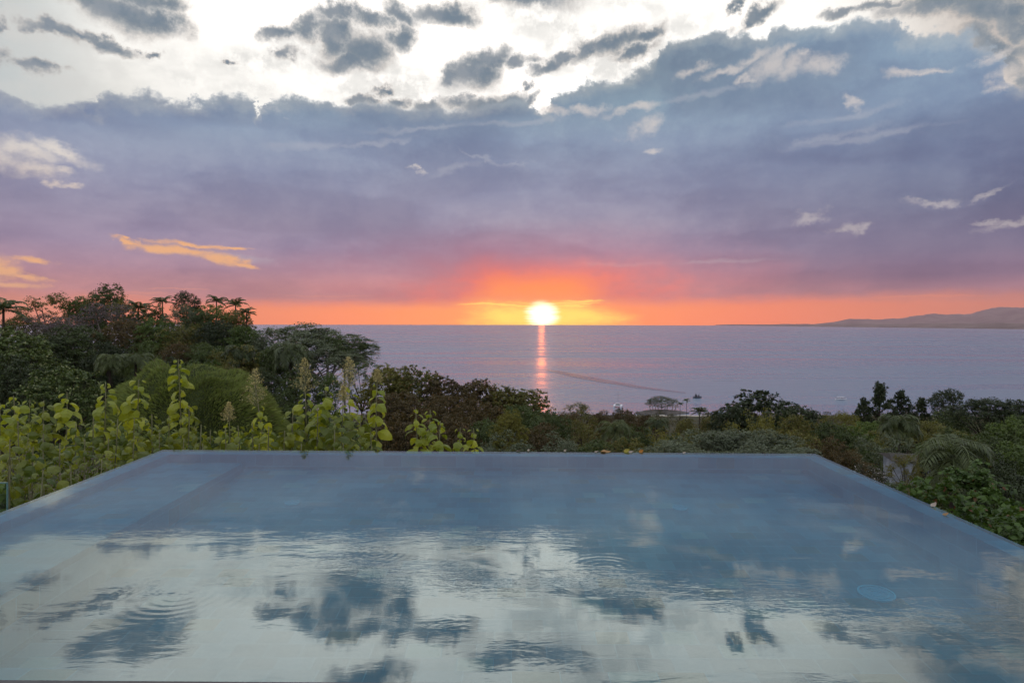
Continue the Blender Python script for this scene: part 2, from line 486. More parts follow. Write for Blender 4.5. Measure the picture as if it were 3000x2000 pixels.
class MB:
    """collects vertices and faces for ONE mesh object"""
    def __init__(self): self.v, self.f, self.n = [], [], 0
    def add(self, verts, faces):
        verts = np.asarray(verts, float).reshape(-1, 3)
        self.v.append(verts)
        self.f += [tuple(i + self.n for i in f) for f in faces]
        self.n += len(verts)
    def box(self, x0, x1, y0, y1, z0, z1):
        v = [(x, y, z) for z in (z0, z1) for y in (y0, y1) for x in (x0, x1)]
        self.add(v, [(0, 2, 3, 1), (4, 5, 7, 6), (0, 1, 5, 4), (2, 6, 7, 3), (0, 4, 6, 2), (1, 3, 7, 5)])
    def tube(self, pts, radii, k=6, cap=True):
        pts = [np.asarray(p, float) for p in pts]
        rings = []
        for i, p in enumerate(pts):
            d = pts[min(i + 1, len(pts) - 1)] - pts[max(i - 1, 0)]
            d = d / (np.linalg.norm(d) + 1e-9)
            a = np.cross(d, (0, 0, 1.0)) if abs(d[2]) < 0.95 else np.cross(d, (0, 1.0, 0))
            a /= np.linalg.norm(a); b = np.cross(d, a)
            rings.append([p + radii[i] * (math.cos(2 * PI * j / k) * a + math.sin(2 * PI * j / k) * b) for j in range(k)])
        v = [q for r in rings for q in r]
        f = [(i * k + j, i * k + (j + 1) % k, (i + 1) * k + (j + 1) % k, (i + 1) * k + j) for i in range(len(pts) - 1) for j in range(k)]
        if cap: f.append(tuple(range(k - 1, -1, -1))); f.append(tuple((len(pts) - 1) * k + j for j in range(k)))
        self.add(v, f)
    def loft(self, sections, closed=True):
        """rings of equal length joined into a skin"""
        k = len(sections[0])
        v = [q for s_ in sections for q in s_]
        f = [(i * k + j, i * k + (j + 1) % k, (i + 1) * k + (j + 1) % k, (i + 1) * k + j) for i in range(len(sections) - 1) for j in range(k)]
        f.append(tuple(range(k - 1, -1, -1))); f.append(tuple((len(sections) - 1) * k + j for j in range(k)))
        self.add(v, f)
    def build(self, name, mat, parent=None, smooth=False):
        me = bpy.data.meshes.new(name)
        me.from_pydata(np.concatenate(self.v).tolist(), [], self.f)
        me.materials.append(mat)
        if smooth: me.shade_smooth()
        return link(name, me, parent)


def link(name, me, parent=None):
    o = bpy.data.objects.new(name, me); COL.objects.link(o); o.parent = parent
    return o


def quads_mesh(name, V, mat, k=4):
    """V: (n, k, 3) array, one k-gon each"""
    n = len(V)
    me = bpy.data.meshes.new(name)
    me.vertices.add(n * k); me.vertices.foreach_set('co', V.reshape(-1).astype(np.float32))
    me.loops.add(n * k); me.loops.foreach_set('vertex_index', np.arange(n * k, dtype=np.int32))
    me.polygons.add(n); me.polygons.foreach_set('loop_start', np.arange(0, n * k, k, dtype=np.int32))
    me.update(calc_edges=True)
    if mat: me.materials.append(mat)
    return me


def tag(o, label=None, cat=None, group=None, kind=None):
    if label: o['label'] = label
    if cat: o['category'] = cat
    if group: o['group'] = group
    if kind: o['kind'] = kind
    return o


def empty(name, loc, rz=0.0):
    o = bpy.data.objects.new(name, None); COL.objects.link(o)
    o.location = loc; o.rotation_euler = (0, 0, rz)
    o.empty_display_size = 0.1
    return o


def at(px, py, Y):
    """world point seen at photo pixel (px, py) at distance Y"""
    return Vector(((px - 1500) / F * Y, Y, CAMZ - (py - HOR) / F * Y))


# ================================================================== ground
SEA_Z = -100.0
BY = [-80, 9, 12, 20, 40, 60, 100, 150, 200, 300, 400, 600, 740, 780, 900, 2000]
BZ = [-3.0, -3.2, -4.0, -6.5, -12, -17, -25, -33, -40, -53, -65, -86, -98.5, -102, -110, -140]


def terrain(X, Y):
    X = np.asarray(X, float); Y = np.asarray(Y, float)
    z = np.interp(Y, BY, BZ)
    xh = np.where(X < -78, (X + 78) * 0.25, X + 78)
    z = z + 24 * np.exp(-(xh / 40) ** 2 / 2 - ((Y - 118) / 34) ** 2 / 2)
    z = z + 6 * np.exp(-((X + 16) / 15) ** 2 / 2 - ((Y - 64) / 15) ** 2 / 2)
    z = z + 5 * np.exp(-((X - 62) / 26) ** 2 / 2 - ((Y - 80) / 30) ** 2 / 2)
    z = z + np.where(Y > 14, 0.5, 0.12) * (np.sin(X * 0.21 + 1.3) * np.cos(Y * 0.17) + 0.5 * np.sin(X * 0.53 + Y * 0.41))
    return z


def tz(x, y): return float(terrain(x, y))


def grid_mesh(name, xs, ys, zf):
    nx, ny = len(xs[0]), len(ys)
    V = np.zeros((ny, nx, 3))
    for i, y in enumerate(ys):
        V[i, :, 0] = xs[i]; V[i, :, 1] = y
    V[:, :, 2] = zf(V[:, :, 0], V[:, :, 1])
    idx = np.arange(ny * nx).reshape(ny, nx)
    f = np.stack([idx[:-1, :-1], idx[:-1, 1:], idx[1:, 1:], idx[1:, :-1]], -1).reshape(-1, 4)
    me = bpy.data.meshes.new(name)
    me.from_pydata(V.reshape(-1, 3).tolist(), [], f.tolist())
    me.shade_smooth()
    return me


m_soil, t = newmat('forest_soil')
g = pos(t)
n1 = noise(t, g, 0.4, 5.0, 0.6); n2 = noise(t, g, 4.0, 4.0, 0.6)
c = mixc(t, n1.step(0.35, 0.65), (0.030, 0.036, 0.014), (0.050, 0.042, 0.022))
c = mixc(t, n2.step(0.4, 0.7) * 0.5, c, (0.018, 0.024, 0.010))
sepz = t.nodes.new('ShaderNodeSeparateXYZ'); t.links.new(g.s, sepz.inputs[0])
c = mixc(t, S(t, sepz.outputs[2]).step(-98.3, -99.0) * (S(t, sepz.outputs[0]).step(120, 150) * S(t, sepz.outputs[0]).step(240, 205)), c, (0.40, 0.36, 0.30))      # beach
out(t, principled(t, c, 0.9, 0.2, normal=bump(t, n2, 0.6, 0.2)))
ys = list(np.linspace(-80, 9, 20)) + list(np.geomspace(10.0, 1000.0, 120))
xs = [np.linspace(-1, 1, 141) * (abs(y) * 1.05 + 45) for y in ys]
o = link('ground', grid_mesh('ground', xs, ys, terrain)); o.data.materials.append(m_soil)
tag(o, kind='structure')

# ------------------------------------------------------------------ sea
m_sea, t = newmat('sea_water')
g = pos(t)
sw = noise(t, vec(t, 'MULTIPLY', g, (0.55, 1.0, 1.0)), 0.045, 3.0, 0.55, 0.3)
ch = noise(t, vec(t, 'MULTIPLY', g, (0.7, 1.0, 1.0)), 0.30, 4.0, 0.62)
gust = noise(t, vec(t, 'MULTIPLY', g, (0.3, 1.0, 1.0)), 0.0016, 4.0, 0.55, 0.6)
gust2 = noise(t, vec(t, 'MULTIPLY', g, (0.12, 1.0, 1.0)), 0.0065, 4.0, 0.6, 0.6)
h = sw * 2.6 + ch * 0.75
bn = t.nodes.new('ShaderNodeBump'); bn.inputs['Distance'].default_value = 1.0
t.links.new(h.s, bn.inputs['Height'])
t.links.new((gust.step(0.35, 0.65, 0.55, 1.0) * gust2.step(0.38, 0.60, 0.55, 1.0)).s, bn.inputs['Strength'])
p = t.nodes.new('ShaderNodeBsdfPrincipled')
p.inputs['Base Color'].default_value = (0.080, 0.130, 0.205, 1)
p.inputs['IOR'].default_value = 1.8
t.links.new(gust2.step(0.38, 0.60, 0.19, 0.30).s, p.inputs['Roughness'])
t.links.new(bn.outputs[0], p.inputs['Normal'])
out(t, p.outputs[0])
mb = MB()
R_SEA = 40500.0
rings = [60, 300, 700, 1500, 4000, 12000, 25000, R_SEA]
k = 96
vv = [(0, 0, SEA_Z)]
for r in rings: vv += [(r * math.cos(2 * PI * j / k), r * math.sin(2 * PI * j / k), SEA_Z) for j in range(k)]
ff = [(0, 1 + j, 1 + (j + 1) % k) for j in range(k)]
for i in range(len(rings) - 1): ff += [(1 + i * k + j, 1 + (i + 1) * k + j, 1 + (i + 1) * k + (j + 1) % k, 1 + i * k + (j + 1) % k) for j in range(k)]
mb.add(vv, ff)
tag(mb.build('sea', m_sea), kind='structure')

# smooth slick left by a boat, curving from the sun path towards the dark boat
m_wake, t = newmat('wake_water')
pw = t.nodes.new('ShaderNodeBsdfPrincipled'); pw.inputs['Base Color'].default_value = (0.10, 0.13, 0.18, 1); pw.inputs['IOR'].default_value = 1.85; pw.inputs['Roughness'].default_value = 0.17
t.links.new(bump(t, noise(t, vec(t, 'MULTIPLY', pos(t), (0.7, 1.0, 1.0)), 0.30, 3.0, 0.5), 0.6, 0.4).s, pw.inputs['Normal'])
mw = t.nodes.new('ShaderNodeMixShader'); tw = t.nodes.new('ShaderNodeBsdfTransparent'); mw.inputs[0].default_value = 0.45
t.links.new(tw.outputs[0], mw.inputs[1]); t.links.new(pw.outputs[0], mw.inputs[2])
out(t, mw.outputs[0])
mb = MB()
wk = [(1600, 1083, 3), (1640, 1090, 7), (1690, 1101, 9), (1750, 1112, 9), (1810, 1122, 8), (1880, 1134, 6), (1950, 1143, 4), (2010, 1150, 2)]
top_, bot_ = [], []
for x, y, w in wk:
    for lst, s_ in ((top_, -1), (bot_, 1)):
        yy = y + s_ * w * 0.6
        Y = (CAMZ - SEA_Z) * F / (yy - HOR)
        lst.append(((x - 1500) / F * Y, Y, SEA_Z + 0.6))
mb.add(top_ + bot_, [(i, i + 1, len(wk) + i + 1, len(wk) + i) for i in range(len(wk) - 1)])
tag(mb.build('wake_on_water', m_wake), kind='structure')

# ------------------------------------------------------------------ far headland
m_hill, t = newmat('far_hill_forest')
n1 = noise(t, pos(t), 0.0012, 6.0, 0.6)
out(t, principled(t, mixc(t, n1.step(0.4, 0.6), (0.085, 0.075, 0.060), (0.14, 0.12, 0.095)), 0.9, 0.1))


def far_ridge(name, prof, base_y, depth, seed, rough):
    """prof: (px, photo row of the crest); base_y(px) -> photo row of its waterline, which fixes the distance"""
    r = np.random.default_rng(seed)
    pxs = np.arange(prof[0][0], prof[-1][0] + 1, 6.0)
    crest = np.interp(pxs, [p_[0] for p_ in prof], [p_[1] for p_ in prof])
    for fq, am in ((0.010, 2.2), (0.031, 1.2), (0.083, 0.6), (0.2, 0.35)):
        crest += am * rough * np.sin(pxs * fq * 2 * PI * 0.5 + r.uniform(0, 9)) * np.clip((pxs - prof[0][0]) / 300, 0, 1)
    rows = 9
    V = []
    for px_, cy in zip(pxs, crest):
        Y0 = (CAMZ - SEA_Z) * F / (base_y(px_) - HOR)
        Y1 = Y0 + depth * min(1.0, 0.1 + (px_ - prof[0][0]) / 600)
        zc = CAMZ - (cy - HOR) / F * Y1
        for j in range(rows):
            q = j / (rows - 1)
            Y = Y0 + (Y1 - Y0) * q
            prof_z = SEA_Z - 1 + (zc - SEA_Z) * (q ** 0.8)
            wob = (zc - SEA_Z) * 0.10 * math.sin(px_ * 0.045 * (1 + j * 0.13) + j * 2.1 + seed) * math.sin(PI * q)
            V.append(((px_ - 1500) / F * Y, Y, prof_z + wob))
        V.append(((px_ - 1500) / F * (Y1 * 1.25), Y1 * 1.25, SEA_Z - 5))
    V = np.array(V); nr = rows + 1
    idx = np.arange(len(V)).reshape(len(pxs), nr)
    f = np.stack([idx[:-1, :-1], idx[1:, :-1], idx[1:, 1:], idx[:-1, 1:]], -1).reshape(-1, 4)
    me = bpy.data.meshes.new(name); me.from_pydata(V.tolist(), [], f.tolist()); me.shade_smooth()
    me.materials.append(m_hill)
    return tag(link(name, me), kind='structure')


far_ridge('mountains', [(2380, 948), (2440, 941), (2490, 932), (2560, 934), (2640, 928), (2720, 919), (2780, 918), (2850, 914), (2900, 901), (2960, 897), (3000, 898), (3150, 890), (3400, 905), (3700, 880)],
          lambda x: 952.2 + max(0, x - 2300) * 0.0035, 7000, 3, 0.8)
far_ridge('hills', [(2095, 950.5), (2130, 948.6), (2200, 948.5), (2350, 947.5), (2500, 946), (2650, 946.5), (2800, 944.5), (3000, 944), (3300, 940), (3700, 936)],
          lambda x: 952.0 + max(0, x - 2100) * 0.0105, 2500, 5, 0.35)

# ================================================================== pool
FL = Vector((-4.391, 8.593, 0)); FR = Vector((3.739, 8.412, 0))      # far corners of the water's edge
NL = Vector((-4.210, 3.055, 0)); NR = Vector((3.664, 2.980, 0))      # near corners


def edge_pts(inset, z):
    """outline of the pool moved inwards by inset"""
    P_ = [NL, NR, FR, FL]
    c = sum(P_, Vector()) / 4
    res = []
    for i in range(4):
        a, b, d = P_[i - 1], P_[i], P_[(i + 1) % 4]
        n1 = (b - a).normalized(); n2 = (d - b).normalized()
        i1 = Vector((-n1.y, n1.x, 0)); i2 = Vector((-n2.y, n2.x, 0))
        m = (i1 + i2); m = m / (1 + i1.dot(i2))
        q = b + m * inset
        res.append((q.x, q.y, z))
    return res


m_stone, t = newmat('pool_slate')
tcn = objco(t)
br = t.nodes.new('ShaderNodeTexBrick')
gn = t.nodes.new('ShaderNodeNewGeometry')
sn = t.nodes.new('ShaderNodeSeparateXYZ'); t.links.new(gn.outputs['Normal'], sn.inputs[0])
sc3 = t.nodes.new('ShaderNodeSeparateXYZ'); t.links.new(tcn.s, sc3.inputs[0])
nx_, ny_, nz_ = (S(t, sn.outputs[i_])._m('ABSOLUTE', S(t, sn.outputs[i_])) for i_ in range(3))
up_ = nz_.step(0.5, 0.51); sd2 = nx_.step(0.6, 0.61)
X_, Y_, Z_ = (S(t, sc3.outputs[i_]) for i_ in range(3))
u_ = X_ * (1.0 - sd2) + Y_ * sd2
tuv = comb(t, u_ * (1.0 - up_) + X_ * up_, Z_ * (1.0 - up_) + Y_ * up_, 0.0)
t.links.new(tuv.s, br.inputs['Vector'])
br.offset = 0.5
br.inputs['Scale'].default_value = 1.0
br.inputs['Mortar Size'].default_value = 0.0026
br.inputs['Mortar Smooth'].default_value = 0.2
br.inputs['Bias'].default_value = 0.0
br.inputs['Brick Width'].default_value = 0.225
br.inputs['Row Height'].default_value = 0.160
br.inputs['Color1'].default_value = (0, 0, 0, 1); br.inputs['Color2'].default_value = (1, 1, 1, 1)
br.inputs['Mortar'].default_value = (0.5, 0.5, 0.5, 1)
rv = S(t, br.outputs[0]); mort = S(t, br.outputs[1])
tile_c = ramp(t, rv, [(0.0, (0.105, 0.085, 0.075)), (0.055, (0.105, 0.085, 0.075)), (0.065, (0.024, 0.095, 0.125)), (0.45, (0.034, 0.118, 0.152)), (0.62, (0.022, 0.084, 0.112)), (0.80, (0.046, 0.138, 0.172)), (0.93, (0.034, 0.110, 0.135)), (0.96, (0.16, 0.175, 0.165)), (1.0, (0.07, 0.11, 0.13))], 'CONSTANT')
cl = noise(t, tcn, 3.0, 6.0, 0.65)
tile_c = mixc(t, cl.step(0.35, 0.7) * 0.35, tile_c, mixc(t, 1.0, tile_c, (0.7, 0.75, 0.75), 'MULTIPLY'))
tile_c = mixc(t, mort * 0.5, tile_c, (0.13, 0.27, 0.32))
out(t, principled(t, tile_c, 0.6, 0.3))

WZ = 0.0            # water level
FLOOR = -0.62       # depth at the near end; the floor rises gently outwards


def floor_z(y): return -0.62 + (y - 3.0) * (0.44 / 5.6)


SHELF = -0.10


def poly_box(mb, ring, z0, z1):
    n = len(ring)
    v = [(x, y, z0) for x, y, _ in ring] + [(x, y, z1) for x, y, _ in ring]
    f = [(i, (i + 1) % n, n + (i + 1) % n, n + i) for i in range(n)] + [tuple(range(n, 2 * n)), tuple(range(n - 1, -1, -1))]
    mb.add(v, f)


pool = empty('swimming_pool', (0, 6, -3.0))
tag(pool, 'slate tiled infinity pool mirroring the sunset clouds', 'pool')


def part(mb, name, mat, parent=pool, smooth=False):
    o_ = mb.build(name, mat, None, smooth)
    o_.parent = parent
    o_.matrix_parent_inverse = Matrix.Translation(-Vector(parent.location))
    return o_


# basin shell: four walls with a thin film of water over their tops, floor, left bench
inn = edge_pts(0.17, 0); ou = edge_pts(0.0, 0)
mb = MB()
for i in range(4):
    a, b, c_, d_ = ou[i], ou[(i + 1) % 4], inn[(i + 1) % 4], inn[i]
    zt = -0.022
    vv = [(a[0], a[1], -3.4), (b[0], b[1], -3.4), (c_[0], c_[1], -3.4), (d_[0], d_[1], -3.4), (a[0], a[1], zt), (b[0], b[1], zt), (c_[0], c_[1], zt), (d_[0], d_[1], zt)]
    mb.add(vv, [(4, 5, 6, 7), (0, 1, 5, 4), (2, 3, 7, 6), (0, 3, 2, 1), (1, 2, 6, 5), (0, 4, 7, 3)])
part(mb, 'wall', m_stone)
mb = MB()
mb.add([(x, y, floor_z(y)) for x, y, _ in edge_pts(0.16, 0)], [(0, 1, 2, 3)])
part(mb, 'floor', m_stone)
mb = MB()
poly_box(mb, [(-4.08, 3.19, 0), (-3.16, 3.19, 0), (-3.26, 8.28, 0), (-4.26, 8.28, 0)], -0.61, SHELF)
part(mb, 'bench', m_stone)

# water: mirror-like skin, ripples in drifting patches and rings
m_water, t = newmat('pool_water')
g = objco(t)
patch = noise(t, vec(t, 'MULTIPLY', g, (0.5, 1.0, 1.0)), 0.9, 3.0, 0.5, 0.5)
rp = noise(t, vec(t, 'MULTIPLY', g, (0.45, 1.0, 1.0)), 7.0, 3.0, 0.55, 0.6)
rp2 = noise(t, vec(t, 'MULTIPLY', g, (0.35, 1.0, 1.0)), 24.0, 3.0, 0.6, 0.3)
swl = noise(t, vec(t, 'MULTIPLY', g, (0.6, 1.0, 1.0)), 1.4, 2.0, 0.5)
height = rp * patch.step(0.45, 0.65, 0.0004, 0.0020) + rp2 * patch.step(0.48, 0.65, 0.0001, 0.0005) + swl * 0.0012


def zone(x, y, rx, ry, ang=0):
    n = t.nodes.new('ShaderNodeMapping'); n.vector_type = 'TEXTURE'
    n.inputs['Location'].default_value = (x, y, 0); n.inputs['Scale'].default_value = (rx, ry, 1); n.inputs['Rotation'].default_value = (0, 0, math.radians(ang))
    t.links.new(g.s, n.inputs['Vector'])
    return vec(t, 'LENGTH', S(t, n.outputs[0]), None, 1)


# livelier strips where the breeze touches the water
z1 = zone(-0.6, 5.15, 2.0, 0.42, 4).step(1.0, 0.1).max(zone(1.2, 4.1, 1.5, 0.40, -16).step(1.0, 0.1)).max(zone(-0.6, 4.35, 1.2, 0.35, -20).step(1.0, 0.2)).max(zone(2.3, 3.75, 1.0, 0.3, -6).step(1.0, 0.1)).max(zone(-2.6, 5.2, 1.2, 0.3, 0).step(1.0, 0.1))
height = height + (rp * 0.0050 + rp2 * 0.0018) * z1
# rings spreading from where insects touched the surface
for (x, y, r0, am, fq) in ((-1.95, 4.02, 0.62, 0.00011, 95.0), (-0.95, 4.75, 0.35, 0.00015, 120.0), (0.62, 4.45, 0.42, 0.0001, 105.0), (-0.75, 5.55, 0.30, 0.00012, 120.0)):
    dd = vec(t, 'LENGTH', vec(t, 'SUBTRACT', g, (x, y, 0)), None, 1)
    ring = (dd * fq)._m('SINE', dd * fq) * dd.step(r0, r0 * 0.35)
    height = height + ring * am
bnode = t.nodes.new('ShaderNodeBump'); bnode.inputs['Strength'].default_value = 0.55; bnode.inputs['Distance'].default_value = 1.0
t.links.new(height.s, bnode.inputs['Height'])
NB = bnode.outputs[0]
gl = t.nodes.new('ShaderNodeBsdfGlossy'); gl.inputs['Roughness'].default_value = 0.0
gl.inputs['Color'].default_value = (0.87, 0.95, 0.92, 1)
t.links.new(NB, gl.inputs['Normal'])
tr = t.nodes.new('ShaderNodeBsdfTransparent'); tr.inputs[0].default_value = (0.28, 0.78, 0.92, 1)
fr = t.nodes.new('ShaderNodeFresnel'); fr.inputs['IOR'].default_value = 2.1
t.links.new(NB, fr.inputs['Normal'])
mx = t.nodes.new('ShaderNodeMixShader')
fac = S(t, fr.outputs[0]).step(0.12, 0.28, 0.22, 0.39, smooth=False)
t.links.new(fac.s, mx.inputs[0]); t.links.new(tr.outputs[0], mx.inputs[1]); t.links.new(gl.outputs[0], mx.inputs[2])
out(t, mx.outputs[0])
mb = MB()
rimp = edge_pts(-0.004, 0)
mb.add([(x, y, WZ) for x, y, _ in rimp], [(0, 1, 2, 3)])
part(mb, 'water', m_water)

# round floor fittings
m_ring = simple_mat('turquoise_plastic', (0.06, 0.30, 0.37), (0.08, 0.34, 0.41), 0.4, 8.0)


def floor_fitting(x, y, r, label):
    z = floor_z(y)
    root = empty('floor_light', (x, y, z + 0.002))
    root.rotation_euler = (math.atan(0.44 / 5.6), 0, 0)
    tag(root, label, 'pool light', 'round turquoise fittings in the pool floor')
    k = 40
    mb = MB()
    for r0, r1, h in ((r * 0.90, r, 0.012), (r * 0.60, r * 0.66, 0.009), (r * 0.32, r * 0.37, 0.009)):
        v = []
        for (rr, zz) in ((r0, 0), (r0, h), (r1, h), (r1, 0)):
            v += [(rr * math.cos(2 * PI * j / k), rr * math.sin(2 * PI * j / k), zz) for j in range(k)]
        mb.add(v, [(a * k + j, a * k + (j + 1) % k, (a + 1) * k + (j + 1) % k, (a + 1) * k + j) for a in range(3) for j in range(k)])
    mb.build('rim', m_ring, root)
    mb = MB()
    mb.add([(0, 0, 0.005)] + [(r * 0.92 * math.cos(2 * PI * j / k), r * 0.92 * math.sin(2 * PI * j / k), 0.004) for j in range(k)], [(0, 1 + j, 1 + (j + 1) % k) for j in range(k)])
    mb.build('cover', m_ring2, root)
    mb = MB()
    for j in range(20):
        a = 2 * PI * j / 20
        ca_, sa_ = math.cos(a), math.sin(a)
        w = r * 0.012
        mb.add([(r * 0.40 * ca_ - w * sa_, r * 0.40 * sa_ + w * ca_, 0.008), (r * 0.86 * ca_ - w * sa_, r * 0.86 * sa_ + w * ca_, 0.008),
                (r * 0.86 * ca_ + w * sa_, r * 0.86 * sa_ - w * ca_, 0.008), (r * 0.40 * ca_ + w * sa_, r * 0.40 * sa_ - w * ca_, 0.008)], [(0, 1, 2, 3)])
    mb.build('grille', m_ring, root)


m_ring2 = simple_mat('blue_fitting_cover', (0.04, 0.21, 0.28), (0.05, 0.25, 0.32), 0.4, 8.0)


def fl_at(px, py):
    k_ = (py - HOR) / F; m_ = 0.44 / 5.6
    Y = (CAMZ + 0.62 + 3.0 * m_) / (k_ + m_)
    return (px - 1500) / F * Y, Y


x, y = fl_at(2569, 1738); floor_fitting(x, y, 0.132, 'largest turquoise grated ring in the pool floor, at the right')
x, y = fl_at(1993, 1488); floor_fitting(x, y, 0.075, 'small turquoise disc far out in the pool floor, right of the middle')
x, y = fl_at(857, 1475); floor_fitting(x, y, 0.075, 'small turquoise disc far out in the pool floor near the left bench')

# deck the photographer stands on
m_deck = simple_mat('dark_stone_coping', (0.05, 0.05, 0.055), (0.07, 0.07, 0.07), 0.6, 12.0, bumpy=0.3)
mb = MB()
mb.add([(-9, -7, -3.2), (9, -7, -3.2), (9, 2.955, -3.2), (3.664, 2.977, -3.2), (-4.210, 3.052, -3.2), (-9, 3.07, -3.2),
        (-9, -7, 0.012), (9, -7, 0.012), (9, 2.955, 0.012), (3.664, 2.977, 0.012), (-4.210, 3.052, 0.012), (-9, 3.07, 0.012)],
       [(6, 7, 8, 9, 10, 11), (0, 1, 7, 6), (1, 2, 8, 7), (2, 3, 9, 8), (3, 4, 10, 9), (4, 5, 11, 10), (5, 0, 6, 11)])
tag(mb.build('pool_deck', m_deck), kind='structure')

# glass fence panel at the far left
m_glass, t = newmat('fence_glass')
gg = t.nodes.new('ShaderNodeBsdfGlossy'); gg.inputs['Roughness'].default_value = 0.02
tt = t.nodes.new('ShaderNodeBsdfTransparent'); tt.inputs[0].default_value = (0.80, 0.92, 0.90, 1)
ff_ = t.nodes.new('ShaderNodeFresnel'); ff_.inputs[0].default_value = 1.5
mm = t.nodes.new('ShaderNodeMixShader'); t.links.new(ff_.outputs[0], mm.inputs[0]); t.links.new(tt.outputs[0], mm.inputs[1]); t.links.new(gg.outputs[0], mm.inputs[2])
out(t, mm.outputs[0])
m_gedge = simple_mat('glass_edge', (0.10, 0.18, 0.17), None, 0.2)
m_steel = simple_mat('brushed_steel', (0.45, 0.45, 0.46), (0.36, 0.36, 0.38), 0.35, 20.0, 0.5, 0.9)
gp = at(24, 1415, 6.6)
fz = tz(gp.x, 6.6)
root = empty('glass_fence', (gp.x, 6.6, fz))
tag(root, 'clear glass fence panel standing at the left edge beside the pool', 'fence')
hgt = gp.z - fz
mb = MB(); mb.box(-1.4, -0.012, -0.005, 0.005, 0.08, hgt - 0.012); mb.build('glass', m_glass, root)
mb = MB(); mb.box(-0.011, 0, -0.006, 0.006, 0.08, hgt); mb.box(-1.4, -0.012, -0.006, 0.006, hgt - 0.011, hgt); mb.build('edge', m_gedge, root)
for xx in (-1.2, -0.3):
    mb = MB(); mb.box(xx - 0.03, xx + 0.03, -0.03, 0.03, -0.15, 0.22); mb.build('clamp', m_steel, root)


# ================================================================== vegetation
def unit(v): return v / (np.linalg.norm(v, axis=-1, keepdims=True) + 1e-9)


def leaf_quads(P_, N_, size, aspect=0.5, r=None):
    """rhombic leaves at P_ facing N_ with a random turn; size per leaf"""
    r = r or rng
    n = len(P_)
    a = unit(np.cross(N_, r.normal(size=(n, 3))))
    b = np.cross(N_, a)
    s_ = np.asarray(size).reshape(-1, 1) * np.ones((n, 1))
    return np.stack([P_ - a * s_ * 0.5, P_ + b * s_ * aspect * 0.5 - a * s_ * 0.05, P_ + a * s_ * 0.5 - N_ * s_ * 0.12, P_ - b * s_ * aspect * 0.5 - a * s_ * 0.05], 1)


def crown_points(lobes, clumps, per, spread, r, shell=(0.80, 1.04), up=0.35):
    """leaf positions in clumps over the shells of the lobes (x, y, z, rx, rz)"""
    P_, N_ = [], []
    w = np.array([l[3] ** 2 for l in lobes]); w = w / w.sum()
    cnt = r.multinomial(clumps, w)
    for (lx, ly, lz, rx, rz), c in zip(lobes, cnt):
        if c == 0: continue
        d = unit(r.normal(size=(c, 3)) + np.array([0, 0, up]))
        q = r.uniform(shell[0], shell[1], (c, 1))
        cen = np.array([lx, ly, lz]) + d * q * np.array([rx, rx, rz])
        sp_ = spread * r.uniform(0.6, 1.4, (c, 1, 1))
        pts = cen[:, None, :] + r.normal(size=(c, per, 3)) * sp_ * np.array([1, 1, 0.7])
        nn = unit(d[:, None, :] * 0.7 + r.normal(size=(c, per, 3)) * 0.75 + np.array([0, 0, 0.45]))
        P_.append(pts.reshape(-1, 3)); N_.append(nn.reshape(-1, 3))
    return np.concatenate(P_), np.concatenate(N_)


def lobes_round(r, n=13, flat=1.0, droop=0.2):
    L = [(0, 0, 0.46, 0.38, 0.44), (r.uniform(-0.06, 0.06), r.uniform(-0.06, 0.06), 0.72, 0.26, 0.25)]
    for i in range(n):
        a = 2.4 * i + r.uniform(-0.4, 0.4)
        z = 0.14 + 0.68 * (i + 0.5) / n + r.uniform(-0.05, 0.05)
        s_ = r.uniform(0.13, 0.23)
        rad = (0.5 - s_ * 0.85) * r.uniform(0.8, 1.1) * math.sqrt(max(0.05, 1 - ((z - 0.38) / 0.50) ** 2)) * (1 - 0.5 * max(0, z - 0.5))
        L.append((rad * math.cos(a), rad * math.sin(a), z, s_, s_ * flat * 1.0))
    return L


def lobes_umbrella(r, n=26):
    L = []
    for i in range(n):
        a = 2.4 * i + r.uniform(-0.5, 0.5); rad = 0.43 * math.sqrt((i + 0.5) / n)
        z = 0.82 - 1.9 * rad ** 2 + r.uniform(-0.20, 0.06)
        s_ = r.uniform(0.09, 0.15)
        L.append((rad * math.cos(a), rad * math.sin(a), z, s_, s_ * 1.3))
    return L


def lobes_airy(r, n=24):
    L = []
    for i in range(n):
        a = 2.4 * i + r.uniform(-0.5, 0.5); z = 0.10 + 0.80 * (i + 0.5) / n
        rad = 0.42 * r.uniform(0.3, 1.0) * math.sqrt(max(0.1, 1 - ((z - 0.45) / 0.52) ** 2))
        s_ = r.uniform(0.07, 0.14)
        L.append((rad * math.cos(a), rad * math.sin(a), z, s_, s_ * 0.9))
    return L


def lobes_cone(r, n=80):
    L = []
    for i in range(n):
        z = (i / n)
        a = i * 2.4 + r.uniform(-0.3, 0.3); rad = 0.47 * (1 - z) ** 0.7 * r.uniform(0.35, 1.1)
        s_ = 0.060 * r.uniform(0.7, 1.4)
        L.append((rad * math.cos(a), rad * math.sin(a), 0.04 + 0.93 * z, s_, s_ * 0.62))
    return L


def lobes_column(r, n=14):
    L = [(0, 0, 0.38, 0.36, 0.36), (0, 0, 0.62, 0.30, 0.32)]
    for i in range(n):
        z = r.uniform(0.08, 0.86); a = r.uniform(0, 2 * PI); rad = 0.34 * (1 - 0.55 * z)
        L.append((rad * math.cos(a), rad * math.sin(a), z, 0.17, 0.12))
    return L


# every crown fills a box one unit wide and one unit high, base at z = 0
PROTO = {}


